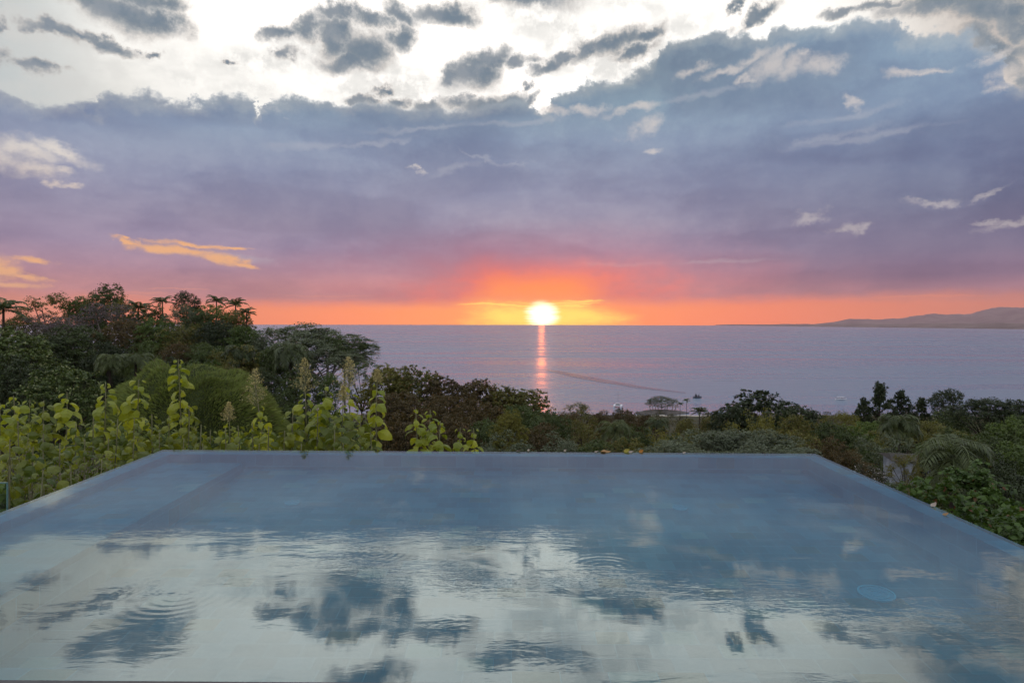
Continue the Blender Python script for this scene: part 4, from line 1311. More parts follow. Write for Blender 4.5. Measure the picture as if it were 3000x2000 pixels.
# ------------------------------------------------------------------ bamboo
def bamboo(px, ytop, Y, wpx, label, n=26, culm_mat='bamboo_culm', leaves=2600, mat='leaf_yellow', lean=0.25):
    r = np.random.default_rng(int(px + ytop))
    p_ = at(px, ytop, Y); gz = tz(p_.x, Y) - 0.1; H_ = p_.z - gz; w = wpx / F * Y
    root = empty('bamboo', (p_.x, Y, gz)); tag(root, label, 'bamboo', 'clumps of yellow bamboo')
    mb = MB(); tips = []
    for i in range(n):
        a = r.uniform(0, 2 * PI); b0 = np.array([math.cos(a), math.sin(a), 0]) * r.uniform(0, 0.08) * w
        hh = H_ * r.uniform(0.75, 1.02); sp_ = np.array([math.cos(a), math.sin(a), 0]) * w * r.uniform(0.05, 0.5)
        pts = [b0 + sp_ * (q ** 2.2) + np.array([0, 0, hh * (q - 0.10 * q ** 3)]) for q in np.linspace(0, 1, 7)]
        mb.tube(pts, list(np.linspace(0.05, 0.012, 7)), 5, False)
        tips.append(pts)
    mb.build('culms', M[culm_mat], root)
    P_ = []
    for i in range(leaves):
        pts = tips[r.integers(len(tips))]; q = r.uniform(2.0, 5.99); a = int(q)
        P_.append(pts[a] * (1 - q + a) + pts[a + 1] * (q - a) + r.normal(size=3) * w * 0.05)
    P_ = np.array(P_); N_ = unit(r.normal(size=P_.shape) + np.array([0, 0, 0.6]))
    me = quads_mesh('bamboo_leaves', leaf_quads(P_, N_, 0.006 * Y * r.uniform(0.5, 1.2, len(P_)), 0.25, r), M[mat])
    link('foliage', me, root)


M['bamboo_culm'] = simple_mat('bamboo_culm', (0.20, 0.19, 0.06), (0.13, 0.13, 0.05), 0.5, 4.0)
bamboo(2215, 1165, 92, 110, 'tall yellow bamboo culms in front of the big dome tree', 14, leaves=900)
bamboo(2250, 1195, 84, 90, 'shorter yellow bamboo clump right of the tallest culms', 18, leaves=1500)
bamboo(1990, 1232, 66, 190, 'spreading olive bamboo clump left of the grey green trees', 30, leaves=4200)
bamboo(2160, 1212, 96, 100, 'feathery yellow bamboo at the left foot of the dome tree', 20, leaves=1800)
bamboo(1900, 1262, 40, 130, 'thin leaning bamboo close behind the pool edge', 9, leaves=900)

# ------------------------------------------------------------------ grassy mound
m_mound, t = newmat('mound_soil')
out(t, principled(t, (0.030, 0.040, 0.014), 0.9, 0.1))
mc = at(565, 1077, 46); mR = (8.0, 7.0)
mg = tz(mc.x, 46); MH = mc.z - mg - 0.25


def mound_z(x, y):
    u = np.sqrt(((x - mc.x) / mR[0]) ** 2 + ((y - 46) / mR[1]) ** 2)
    bump_ = 0.7 * np.sin(x * 0.75 + 1) * np.cos(y * 0.7) + 0.35 * np.sin(x * 1.9 + y * 1.3) + 0.18 * np.sin(x * 4.1 - y * 2.0)
    return mg - 1.5 + (MH + 1.5) * np.clip(1 - u ** 3.0, -0.2, 1) ** 1.0 * 1.0 + bump_ * np.clip(1 - u, 0, 1)


V = []
nr, k_ = 22, 60
for i in range(nr + 1):
    for j in range(k_):
        u = i / nr; x_ = mc.x + mR[0] * u * math.cos(2 * PI * j / k_); y_ = 46 + mR[1] * u * math.sin(2 * PI * j / k_)
        V.append((x_, y_, float(mound_z(x_, y_))))
mb = MB(); mb.add(V, [(a * k_ + j, a * k_ + (j + 1) % k_, (a + 1) * k_ + (j + 1) % k_, (a + 1) * k_ + j) for a in range(nr) for j in range(k_)])
tag(mb.build('mound', m_mound, smooth=True), kind='structure')
M['grass'] = leaf_mat('fine_long_grass', (0.075, 0.110, 0.026), (0.215, 0.265, 0.075), (0.10, 0.09, 0.04), 0.05, trans=0.3, pscale=0.30)
r = np.random.default_rng(11)
n = 80000
u = np.sqrt(r.uniform(0, 1, n)) ** 0.8; a = r.uniform(0, 2 * PI, n)
x_ = mc.x + mR[0] * u * np.cos(a); y_ = 46 + mR[1] * u * np.sin(a)
B = np.stack([x_, y_, mound_z(x_, y_)], 1)
outw = unit(np.stack([(x_ - mc.x) * u, (y_ - 46) * u, np.full(n, 3.0)], 1) + r.normal(size=(n, 3)) * 0.6)
ln = r.uniform(0.14, 0.42, (n, 1)) * np.where(r.uniform(0, 1, (n, 1)) < 0.012, 1.7, 1.0) * (0.8 + 0.45 * np.sin(x_ * 2.3) * np.sin(y_ * 2.1))[:, None]; sd_ = unit(np.cross(outw, r.normal(size=(n, 3)))) * 0.014
tip = B + outw * ln + np.stack([(x_ - mc.x), (y_ - 46), np.full(n, -2.0)], 1) / 14 * ln
mid_ = B + outw * ln * 0.55
V = np.stack([B - sd_, B + sd_, mid_ + sd_ * 0.8, tip], 1)
tag(link('grass', quads_mesh('mound_grass', V, M['grass'])), 'fine long green grass covering the round mound', 'grass', kind='stuff')

# ------------------------------------------------------------------ undergrowth and the far shore wood
r = np.random.default_rng(21)
n = 90000
Y_ = np.exp(r.uniform(math.log(10.5), math.log(260), n)); X_ = r.uniform(-0.86, 0.86, n) * (Y_ + 3)
keep = ~((np.abs(X_) < 4.8) & (Y_ < 11.5)) & (((X_ - mc.x) / (mR[0] + 0.3)) ** 2 + ((Y_ - 46) / (mR[1] + 0.3)) ** 2 > 1)
X_, Y_ = X_[keep], Y_[keep]
hgt_ = np.abs(np.sin(X_ * 1.1) * np.cos(Y_ * 0.9 + X_ * 0.3)) * np.clip(Y_ / 26, 0.35, 1.6) * r.uniform(0.1, 1.0, len(X_))
P_ = np.stack([X_, Y_, terrain(X_, Y_) + hgt_ * 1.2 + 0.05], 1)
N_ = unit(r.normal(size=P_.shape) * 0.8 + np.array([0, -0.2, 0.9]))
V = leaf_quads(P_, N_, np.clip(Y_ * 0.010, 0.12, 1.6) * r.uniform(0.6, 1.4, len(P_)), 0.5, r)
tag(link('undergrowth', quads_mesh('undergrowth', V, M['leaf_dark'])), 'low dark undergrowth covering the slopes between the trees', 'undergrowth', kind='stuff')

Q = []
cells = 0
for i in range(900):
    Yc = math.exp(r.uniform(math.log(125), math.log(768))); Xc = r.uniform(-0.15, 0.80) * Yc if r.uniform() < 0.85 else r.uniform(-0.7, 0.8) * Yc
    cr = r.uniform(3.0, 6.0) * (0.8 + Yc / 1500); ht = r.uniform(3.0, 6.5)
    if Yc > 640: ht *= 0.6
    gz = tz(Xc, Yc); m_ = 260
    d = unit(r.normal(size=(m_, 3)) + np.array([0, 0, 0.5]))
    lob = 1 + 0.22 * np.sin(d[:, 0:1] * 5 + i) * np.sin(d[:, 1:2] * 5 + i * 2)
    P_ = np.array([Xc, Yc, gz + ht * 0.55]) + d * lob * r.uniform(0.8, 1.05, (m_, 1)) * np.array([cr, cr, ht * 0.6])
    Q.append(leaf_quads(P_, unit(d + r.normal(size=d.shape) * 0.6), 0.17 * cr * r.uniform(0.6, 1.4, m_), 0.6, r))
M['leaf_far'] = leaf_mat('far_wood_leaves', (0.026, 0.030, 0.013), (0.085, 0.080, 0.030), trans=0.2, pscale=0.05)
tag(link('distant_wood', quads_mesh('distant_wood', np.concatenate(Q), M['leaf_far'])), 'distant wood running down to the shore beyond the valley trees', 'wood', kind='stuff')

BB = 'dark bushes behind the saplings'
for i_, (px_, y_, Y_b, w_, lab_) in enumerate(((40, 1225, 14.5, 170, 'dark bush behind the leftmost saplings'), (190, 1235, 15.0, 170, 'dark bush behind the domed sapling'), (340, 1240, 15.2, 170, 'dark bush behind the two saplings before the mound'),
        (480, 1232, 15.5, 150, 'dark bush left behind the tallest sapling'), (610, 1258, 15.5, 150, 'dark bush right of the tallest sapling'), (760, 1248, 15.0, 150, 'dark bush behind the leaning sapling'),
        (900, 1238, 15.0, 170, 'dark bush behind the middle cluster'), (1040, 1248, 15.2, 150, 'dark bush behind the right of the cluster'), (150, 1330, 11.5, 150, 'dark bush low at the left edge above the dry weeds'), (300, 1320, 12.2, 150, 'dark bush above the small dry weed'), (60, 1400, 9.6, 150, 'dark bush behind the glass panel'))):
    tree('shrub', px_, y_, Y_b, w_, 'leaf_green', lab_, BB)
tree('shrub', 2610, 1392, 24, 70, 'leaf_dark', 'dark leafy bush covering the foot of the white building', 'bushes round the white building')
tree('airy', 2650, 1322, 26, 80, 'leaf_olive', 'thin olive tree in front of the white building', 'bushes round the white building')
tree('shrub', 2700, 1402, 22, 80, 'leaf_olive', 'olive bush in front of the right of the white building', 'bushes round the white building')


# ================================================================== saplings beside the pool
def big_leaf(L_, W_, droop, fold=0.25, n=6):
    """vertices of a drooping oval leaf: three columns along a curved midrib (x forward, z up)"""
    pts = []
    ang = 0.55; x = z = 0.0
    for i in range(n + 1):
        f = i / n
        w = W_ * 0.5 * (min(1.0, (f + 0.02) / 0.36) ** 0.55 if f < 0.36 else max(0.02, (1 - f) / 0.64) ** 0.70)
        pts.append((x, z, w, ang))
        ang -= droop / n
        x += L_ / n * math.cos(ang); z += L_ / n * math.sin(ang)
    V = []
    for x, z, w, a in pts:
        V += [(x, -w, z - fold * w), (x, 0, z), (x, w, z - fold * w)]
    F_ = []
    for i in range(n):
        a = i * 3
        F_ += [(a, a + 1, a + 4, a + 3), (a + 1, a + 2, a + 5, a + 4)]
    return np.array(V), F_


M['teak'] = leaf_mat('sapling_leaves', (0.080, 0.135, 0.014), (0.400, 0.430, 0.042), (0.34, 0.27, 0.03), 0.012, trans=0.45, rough=0.42, spec=0.45, pscale=0.9)
M['teak_old'] = leaf_mat('older_sapling_leaves', (0.030, 0.064, 0.012), (0.235, 0.260, 0.034), (0.26, 0.17, 0.03), 0.02, trans=0.4, rough=0.45, spec=0.4, pscale=0.9)
M['stalk'] = simple_mat('pale_green_stalk', (0.20, 0.20, 0.10), (0.13, 0.12, 0.06), 0.6, 6.0)
M['panicle'] = leaf_mat('cream_flower_sprays', (0.34, 0.30, 0.13), (0.50, 0.44, 0.22), trans=0.3, pscale=2.0)


def sapling(px, ytop, Y, label, leaf=0.34, pairs=12, flower=0.0, lean=0.0, mat='teak', span=0.75, group='tall yellow green saplings left of the pool', spacing=None, bare=0.0):
    r = np.random.default_rng(int(px * 3 + ytop))
    p_ = at(px, ytop, Y); gx = p_.x - lean; gz = tz(gx, Y) - 0.1
    H_ = p_.z - gz
    root = empty('sapling', (gx, Y, gz)); tag(root, label, 'sapling', group)
    def stem_at(f): return np.array([lean * f ** 1.5 + 0.03 * math.sin(f * 7 + px), 0.03 * math.sin(f * 5 + px * 2), H_ * f])
    mb = MB(); mb.tube([stem_at(f) for f in np.linspace(-0.03, 1, 12)], list(np.linspace(0.030, 0.008, 12)), 6)
    mb.build('stem', M['stalk'], root)
    mb = MB()
    dz_ = (spacing or leaf * 0.42) * 0.62
    a0 = r.uniform(0, PI)
    for i in range(int(pairs * 1.7)):
        z = H_ - flower * 0.5 - 0.03 - i * dz_ * r.uniform(0.9, 1.1)
        if z < 0.25: break
        f = z / H_
        if bare and f < bare: break
        s0 = stem_at(f)
        g_ = min(1.0, 0.45 + i * 0.18)
        for sgn in (0, 1):
            if r.uniform() < 0.06: continue
            a = a0 + i * PI / 2 + sgn * PI + r.uniform(-0.35, 0.35)
            L_ = leaf * g_ * r.uniform(0.60, 1.12)
            V, F_ = big_leaf(L_, L_ * r.uniform(0.46, 0.66), r.uniform(1.9, 3.3), r.uniform(0.2, 0.8))
            tilt = r.normal() * 0.55
            V = V.copy(); V[:, 1], V[:, 2] = V[:, 1] * math.cos(tilt) - V[:, 2] * math.sin(tilt), V[:, 1] * math.sin(tilt) + V[:, 2] * math.cos(tilt)
            V[:, 0] += 0.05
            ca, sa = math.cos(a), math.sin(a)
            W = np.stack([V[:, 0] * ca - V[:, 1] * sa, V[:, 0] * sa + V[:, 1] * ca, V[:, 2]], 1) + s0
            mb.add(W, F_)
    mb.build('foliage', M[mat], root, smooth=False)
    if flower:
        mb = MB(); Q = []
        top_ = stem_at(1.0)
        for i in range(70):
            f = (i + 0.5) / 70; a = i * 2.4 + r.uniform(-0.4, 0.4)
            b0 = top_ + np.array([0, 0, flower * (f * 0.95 - 0.55)])
            e = b0 + np.array([math.cos(a), math.sin(a), r.uniform(0.25, 0.8)]) * flower * 0.42 * (1.05 - f) ** 0.8 * r.uniform(0.6, 1.15)
            mb.tube([b0, (b0 + e) / 2 + [0, 0, 0.015], e], [0.004, 0.003, 0.0015], 3, False)
            q_ = r.uniform(0.35, 1.05, (11, 1))
            c_ = b0 + (e - b0) * q_ + r.normal(size=(11, 3)) * 0.014
            Q.append(leaf_quads(c_, unit(r.normal(size=(11, 3))), 0.020 * r.uniform(0.6, 1.4, 11), 0.8, r))
        fl_ = mb.build('flower_spray', M['stalk'], root)
        link('blossoms', quads_mesh('blossoms', np.concatenate(Q), M['panicle']), fl_)
    return root


sapling(190, 1150, 13.5, 'domed bright sapling, third from the left of the tall ones', 0.40, 13)
sapling(303, 1122, 13.0, 'yellow topped sapling in front of the left side of the mound', 0.42, 14)
sapling(408, 1112, 13.0, 'bright sapling with hanging leaves in front of the mound', 0.44, 14)
sapling(524, 1052, 13.2, 'tallest narrow sapling in front of the middle of the mound', 0.34, 22, spacing=0.15)
sapling(548, 1190, 12.6, 'grey stemmed sapling just right below the tallest narrow one', 0.36, 10, mat='teak_old')
sapling(40, 1162, 13.0, 'leftmost sapling with small stacked leaves', 0.30, 16)
sapling(88, 1172, 13.6, 'second sapling from the left edge', 0.32, 15)
sapling(130, 1176, 12.6, 'leaning sapling with a curled brown top leaf near the left', 0.36, 13, mat='teak_old')
sapling(4, 1185, 12.4, 'sapling cut by the left edge of the view', 0.34, 14)
sapling(752, 1130, 13.0, 'leaning sapling with a tall cream flower spray right of the mound', 0.38, 15, flower=0.75, lean=-0.45)
sapling(668, 1205, 13.4, 'short sapling with a faded flower head before the mound', 0.28, 8, flower=0.40)
sapling(892, 1095, 12.8, 'leafy sapling with a wide cream flower spray, left of the middle cluster', 0.38, 15, flower=0.70, lean=-0.25)
sapling(958, 1128, 12.2, 'flowerless sapling in the middle cluster with dark drooping leaves', 0.38, 14)
sapling(1020, 1088, 12.8, 'sapling with a thin reddish cream flower spray in the middle cluster', 0.40, 14, flower=0.62)
sapling(1000, 1152, 12.0, 'short sapling with buds between the flowering ones', 0.32, 10, flower=0.30, mat='teak_old')
sapling(1110, 1100, 12.4, 'straight single sapling with a bare lower stem, right of the cluster', 0.36, 11, flower=0.24, bare=0.55, lean=0.12, spacing=0.19)
sapling(925, 1190, 11.6, 'large leaved older sapling low in the middle cluster', 0.44, 10, mat='teak_old')
sapling(860, 1200, 12.0, 'low older sapling left in the middle cluster', 0.40, 10, mat='teak_old')
sapling(1060, 1215, 11.8, 'low sapling with yellow dying leaves right of the cluster', 0.36, 9, mat='teak_old')
sapling(1222, 1196, 12.6, 'small slender sapling standing alone before the dark trees', 0.30, 7, bare=0.4, spacing=0.13)
sapling(1262, 1200, 12.8, 'small sapling close right of the lone slender one', 0.28, 8, bare=0.3)
sapling(1288, 1232, 12.2, 'lower sapling with red tip right of the slender pair', 0.28, 9)
sapling(1350, 1252, 12.4, 'short sapling with pale leaves, first of the last two', 0.28, 8)
sapling(1392, 1254, 12.8, 'short sapling at the right end of all saplings', 0.28, 8)
EX = [(60, 1235, 11.2), (130, 1245, 10.8), (215, 1240, 11.4), (275, 1225, 11.8), (340, 1230, 11.6), (395, 1225, 12.0), (450, 1215, 11.8), (500, 1220, 12.2), (585, 1245, 11.6), (620, 1262, 12.0), (655, 1255, 11.4), (700, 1248, 11.8),
      (745, 1240, 12.0), (790, 1250, 11.4), (830, 1262, 11.8), (975, 1240, 11.2), (1090, 1265, 11.6), (20, 1290, 9.6), (100, 1310, 9.4), (180, 1300, 9.8), (250, 1290, 10.2), (320, 1285, 10.4), (390, 1280, 10.8), (460, 1270, 11.0), (540, 1285, 10.6),
      (30, 1370, 8.2), (120, 1380, 8.0), (210, 1365, 8.6), (290, 1350, 9.0), (600, 1300, 10.6), (760, 1300, 10.4), (880, 1300, 10.6), (1000, 1300, 10.6)]
LBL = ['low sapling under the second sapling from the left', 'low sapling under the leaning brown topped one', 'low sapling right below the third tall domed sapling', 'low sapling between the domed and the yellow topped sapling',
       'low sapling just right under the yellow topped sapling', 'low sapling under the hanging leaved sapling', 'low sapling left below the tallest narrow sapling', 'low sapling at the foot of the tallest narrow sapling',
       'low sapling in front of the right half of the mound', 'low sapling where the mound slopes down to the right', 'low sapling left of the faded flower head', 'low sapling right of the faded flower head',
       'low sapling under the leaning flower spray', 'low sapling between the leaning spray and the middle cluster', 'low sapling at the left foot of the middle cluster', 'low sapling under the flowerless sapling',
       'low sapling right at the foot of the bare stemmed one', 'second row sapling above the glass panel', 'second row sapling above the grey dry weed', 'second row sapling over the pinkish dry weed',
       'second row sapling left of the small dry weed', 'second row sapling over the small dry weed', 'second row sapling near the far left pool corner', 'second row sapling just left of the far left pool corner', 'sapling peeping over the far left pool corner',
       'lowest sapling right behind the glass panel', 'lowest sapling at the grey dry weed', 'lowest sapling by the pinkish dry weed', 'lowest sapling close to the left pool edge', 'short sapling barely over the far edge, left of the flower head',
       'short sapling barely over the far edge under the leaning spray', 'short sapling barely over the far edge under the wide spray', 'short sapling barely over the far edge right of the cluster']
for i, (px_, y_, Yd) in enumerate(EX):
    x_ = (px_ - 1500) / F * Yd
    if Yd < 9 and x_ > -4.9: continue
    near_ = LBL[i]
    sapling(px_, y_, Yd, near_, 0.29, 13, mat='teak_old', group='low saplings at the left edge' if px_ < 560 else 'low saplings behind the far edge')

# dry weeds
M['dry'] = leaf_mat('dry_weeds', (0.070, 0.056, 0.050), (0.180, 0.145, 0.130), trans=0.2, pscale=1.5)


def weed(px, ytop, Y, wpx, label, n=2600, mat='dry'):
    r = np.random.default_rng(int(px + ytop * 2))
    p_ = at(px, ytop, Y); gz = tz(p_.x, Y) - 0.1; H_ = p_.z - gz; w = wpx / F * Y
    root = empty('dry_weed', (p_.x, Y, gz)); tag(root, label, 'weed', 'dry grey weeds by the left pool edge')
    mb = MB(); P_ = []
    for i in range(34):
        a = r.uniform(0, 2 * PI); e = np.array([math.cos(a) * w * 0.5 * r.uniform(0.2, 1), math.sin(a) * w * 0.5 * r.uniform(0.2, 1), H_ * r.uniform(0.7, 1)])
        m_ = e * np.array([0.35, 0.35, 0.6])
        mb.tube([(0, 0, 0), m_, e], [0.012, 0.008, 0.003], 4, False)
        for q in range(n // 34):
            f = r.uniform(0.45, 1.05); P_.append(m_ + (e - m_) * (f - 0.4) / 0.6 + r.normal(size=3) * 0.07)
    st_ = mb.build('stems', M['stalk'], root)
    P_ = np.array(P_)
    link('seed_heads', quads_mesh('seed_heads', leaf_quads(P_, unit(r.normal(size=P_.shape)), 0.030 * r.uniform(0.5, 1.4, len(P_)), 0.4, r), M[mat]), root)


weed(28, 1262, 10.0, 130, 'mauve grey dry weed at the left edge of the view')
weed(120, 1400, 8.4, 120, 'grey dry weed left beside the pool')
weed(215, 1365, 9.2, 120, 'pinkish dry weed against the left pool edge')
weed(300, 1338, 9.8, 90, 'small dry weed nearer to the far left corner')


# spiky blades close behind the edge
def spiky(px, ytop, Y, wpx, label, n=60, mat='leaf_yellow'):
    r = np.random.default_rng(int(px))
    p_ = at(px, ytop, Y); gz = tz(p_.x, Y) - 0.05; H_ = p_.z - gz; w = wpx / F * Y
    root = empty('fern_palm', (p_.x, Y, gz)); tag(root, label, 'plant', 'spiky leaved plants beyond the pool')
    mb = MB(); Q = []
    mb.tube([(0, 0, -0.05), (0, 0, H_ * 0.55)], [0.06, 0.05], 7); mb.build('stem', M['bark'], root)
    for i in range(n):
        a = r.uniform(0, 2 * PI); up_ = r.uniform(0.3, 1.3)
        d = unit(np.array([math.cos(a), math.sin(a), math.tan(min(up_, 1.35))]))
        L_ = min(w * 0.8, H_ * 0.5) * r.uniform(0.8, 1.1) if up_ < 0.9 else H_ * 0.46
        b0 = np.array([0, 0, H_ * 0.54]); sd_ = unit(np.cross(d, (0, 0, 1.0))) * 0.012
        mid_ = b0 + d * L_ * 0.55; tip = b0 + d * L_ - np.array([0, 0, 0.08 * L_])
        Q.append([b0 - sd_ * 0.6, b0 + sd_ * 0.6, mid_ + sd_, tip]); Q.append([b0 - sd_ * 0.6, mid_ - sd_, tip, mid_])
    link('blades', quads_mesh('blades', np.array(Q), M[mat]), root)


spiky(1475, 1293, 11.0, 90, 'upright green spiky plant behind the left floating leaves')
spiky(1705, 1300, 10.8, 120, 'fan of pale green blades behind the floating leaf pile')
spiky(40, 1450, 7.6, 90, 'green spiky plant beside the glass panel')
spiky(120, 1425, 8.2, 90, 'green spiky plant right of the one by the glass panel')
spiky(1275, 1308, 11.0, 60, 'small spiky tuft behind the dark gap of the far edge')

# ------------------------------------------------------------------ leaves lying on the water's edge
def dead_leaf(px, py, L_, mat, label, yaw=0.0, curl=1.2, lift=0.3):
    Y = CAMZ * F / (py - HOR)
    x_ = (px - 1500) / F * Y
    L_ *= 0.8
    V, F_ = big_leaf(L_, L_ * 0.6, curl, 0.5, 6)
    V[:, 2] = np.abs(V[:, 2]) * (1 if lift >= 0 else 0.3) + 0.004
    V = np.concatenate([V, V - np.array([0, 0, 0.0015])]); k2 = len(V) // 2
    F_ = F_ + [tuple(i + k2 for i in reversed(f)) for f in F_]
    mb = MB(); mb.add(V, F_)
    o_ = mb.build('fallen_leaf', mat); o_.location = (x_, Y, 0.001); o_.rotation_euler = (lift, 0, yaw)
    tag(o_, label, 'leaf', 'fallen leaves on the edge of the pool')


m_l1 = leaf_mat('dead_leaf_brown', (0.20, 0.12, 0.05), (0.34, 0.20, 0.08), trans=0.2, pscale=4)
m_l2 = leaf_mat('dead_leaf_pale', (0.30, 0.25, 0.21), (0.44, 0.38, 0.32), trans=0.2, pscale=4)
m_l3 = leaf_mat('dead_leaf_yellow', (0.26, 0.24, 0.04), (0.40, 0.34, 0.06), trans=0.3, pscale=4)
m_l4 = leaf_mat('dead_leaf_orange', (0.34, 0.15, 0.03), (0.48, 0.22, 0.04), trans=0.3, pscale=4)
m_l5 = leaf_mat('dead_leaf_dark', (0.05, 0.04, 0.03), (0.09, 0.07, 0.05), trans=0.1, pscale=4)
dead_leaf(1512, 1322, 0.085, m_l5, 'dark thin dead leaf, leftmost on the far pool edge', 0.1, 0.6)
dead_leaf(1546, 1321.5, 0.055, m_l2, 'small pinkish curled leaf just left of the sun glint on the far edge', 1.2, 2.2, 0.5)
dead_leaf(1652, 1321.5, 0.060, m_l2, 'whitish upturned leaf right of the sun glint on the far edge', 0.6, 2.4, 0.6)
dead_leaf(1742, 1323.5, 0.065, m_l2, 'flat whitish leaf left of the brown leaf pile', 0.0, 0.5)
dead_leaf(1762, 1323, 0.16, m_l1, 'largest brown leaf lying on the far edge', 0.05, 1.0)
dead_leaf(1776, 1325, 0.10, m_l4, 'orange brown leaf tucked against the largest brown one', 2.9, 1.2)
dead_leaf(1828, 1322.5, 0.11, m_l3, 'yellow green leaf standing up on the far edge', 0.5, 2.0, 0.8)
dead_leaf(1842, 1324, 0.085, m_l2, 'pale petal lying below the yellow green leaf', 0.1, 0.6)
dead_leaf(1872, 1322.5, 0.09, m_l4, 'orange leaf standing up, right of the yellow green one', 0.3, 2.2, 0.9)
dead_leaf(2000, 1326, 0.060, m_l2, 'tiny pale leaf alone on the right part of the far edge', 0.2, 0.5)
dead_leaf(2728, 1481, 0.090, m_l2, 'beige curled leaf caught on the right edge of the pool', 0.4, 2.0, 0.3)
dead_leaf(2762, 1506, 0.070, m_l1, 'thin twig-like leaf floating near the right edge', 0.1, 0.4)

# ------------------------------------------------------------------ white building on the slope
m_wall = simple_mat('whitewashed_wall', (0.27, 0.30, 0.34), (0.17, 0.19, 0.22), 0.8, 2.5, bumpy=0.4)
m_roof = simple_mat('old_roof', (0.04, 0.035, 0.03), (0.03, 0.028, 0.026), 0.9, 3.0)
m_dark = simple_mat('dark_opening', (0.015, 0.017, 0.020), None, 0.4)
bp_ = at(2682, 1385, 31)
gz = tz(bp_.x, 31)
root = empty('white_building', (bp_.x, 31, gz - 0.3), math.radians(-12))
tag(root, 'small whitewashed building hidden among the trees on the right slope', 'building')
topz = at(2682, 1348, 31).z - gz + 0.3
mb = MB(); mb.box(-0.85, 0.65, 0.0, 1.6, 0.0, topz); mb.build('wall', m_wall, root)
mb = MB(); mb.add([(-1.0, -0.2, topz), (0.8, -0.2, topz), (0.8, 1.8, topz), (-1.0, 1.8, topz), (-0.85, 0.8, topz + 0.2), (0.65, 0.8, topz + 0.2)], [(0, 1, 5, 4), (2, 3, 4, 5), (1, 2, 5), (3, 0, 4), (3, 2, 1, 0)]); mb.build('roof', m_roof, root)
for x0, x1, z0, z1 in ((0.12, 0.45, topz - 0.85, topz - 0.35), (-0.2, 0.0, topz - 1.7, topz - 1.1)):
    mb = MB(); mb.box(x0, x1, -0.03, -0.003, z0, z1); w_ = mb.build('window', m_dark, root)
    mb = MB(); mb.box(x0 - 0.05, x1 + 0.05, -0.06, -0.031, z0 - 0.05, z0); mb.box(x0 - 0.05, x1 + 0.05, -0.06, -0.031, z1, z1 + 0.05); mb.box(x0 - 0.05, x0, -0.06, -0.031, z0, z1); mb.box(x1, x1 + 0.05, -0.06, -0.031, z0, z1); mb.build('frame', m_wall, w_)

# ================================================================== boats
m_hull = simple_mat('white_gelcoat', (0.75, 0.76, 0.78), (0.66, 0.67, 0.70), 0.3, 0.4)
m_hulld = simple_mat('dark_hull', (0.035, 0.040, 0.055), (0.05, 0.05, 0.06), 0.4, 0.4)
m_win = simple_mat('tinted_glass', (0.02, 0.025, 0.035), None, 0.1, spec=0.8)
m_alu = simple_mat('aluminium_spar', (0.16, 0.16, 0.18), None, 0.4)
m_canvas = simple_mat('pale_canvas', (0.70, 0.70, 0.70), (0.6, 0.6, 0.6), 0.8, 1.0)


def sea_at(px, py):
    Y = (CAMZ - SEA_Z) * F / (py - HOR)
    return (px - 1500) / F * Y, Y


def hull_mesh(L_, B_, D_, draft=0.35, bow=0.45, n=10):
    """boat hull along x, bow at +x"""
    secs = []
    for i in range(n + 1):
        f = i / n
        x_ = -L_ / 2 + L_ * f
        w = B_ / 2 * (0.86 + 0.14 * min(1, f * 3)) * (1 - max(0, (f - 0.45) / 0.55) ** 2.2) + 0.02
        sh = D_ * (1 + bow * max(0, f - 0.4) ** 1.6)
        xb = x_ - (0.10 * L_ * max(0, f - 0.7) / 0.3)
        secs.append([(x_, -w, sh), (xb, -w * 0.86, sh * 0.35), (xb, -w * 0.35, -draft), (xb, w * 0.35, -draft), (xb, w * 0.86, sh * 0.35), (x_, w, sh)])
    mb = MB(); mb.loft(secs)
    return mb


def rails(mb, x0, x1, y, z, h, n):
    mb.tube([(x0, y, z + h), (x1, y, z + h)], [0.04, 0.04], 4)
    for q in np.linspace(x0, x1, n): mb.tube([(q, y, z), (q, y, z + h)], [0.03, 0.03], 4)


def sailing_boat(px, py, mast_top, yaw, label, L_=10.0):
    x_, Y = sea_at(px, py)
    root = empty('sailing_boat', (x_, Y, SEA_Z), yaw); tag(root, label, 'sailing boat', 'sailing boats moored off the shore')
    H_ = at(px, mast_top, Y).z - SEA_Z
    hull_mesh(L_, L_ * 0.3, 1.1, 0.5, 0.5).build('hull', m_hull, root)
    mb = MB(); mb.loft([[(q, -w, 1.05), (q, -w * 0.75, 1.05 + h), (q, w * 0.75, 1.05 + h), (q, w, 1.05)] for q, w, h in ((-L_ * 0.22, L_ * 0.1, 0.5), (-L_ * 0.1, L_ * 0.1, 0.6), (L_ * 0.1, L_ * 0.08, 0.5), (L_ * 0.2, L_ * 0.03, 0.1))]); mb.build('cabin', m_hull, root)
    mb = MB(); mb.tube([(L_ * 0.06, 0, 1.0), (L_ * 0.05, 0, H_)], [0.16, 0.10], 8); mb.build('mast', m_alu, root)
    mb = MB(); mb.tube([(L_ * 0.05, 0, 2.3), (-L_ * 0.38, 0, 2.2)], [0.14, 0.14], 8); mb.build('boom', m_canvas, root)
    mb = MB(); mb.tube([(L_ * 0.48, 0, 1.4), (L_ * 0.055, 0, H_ * 0.97)], [0.03, 0.03], 4); mb.tube([(-L_ * 0.48, 0, 1.1), (L_ * 0.05, 0, H_ * 0.99)], [0.02, 0.02], 4)
    for sg in (-1, 1): mb.tube([(L_ * 0.04, sg * L_ * 0.14, 1.0), (L_ * 0.05, 0, H_ * 0.8)], [0.02, 0.02], 4)
    mb.build('rigging', m_alu, root)


sailing_boat(1605, 1207, 1142, math.radians(80), 'sailing boat below the sun path with only its dark mast above the trees')
sailing_boat(2112, 1204, 1170, math.radians(20), 'small white sailing boat left of the big dome tree')

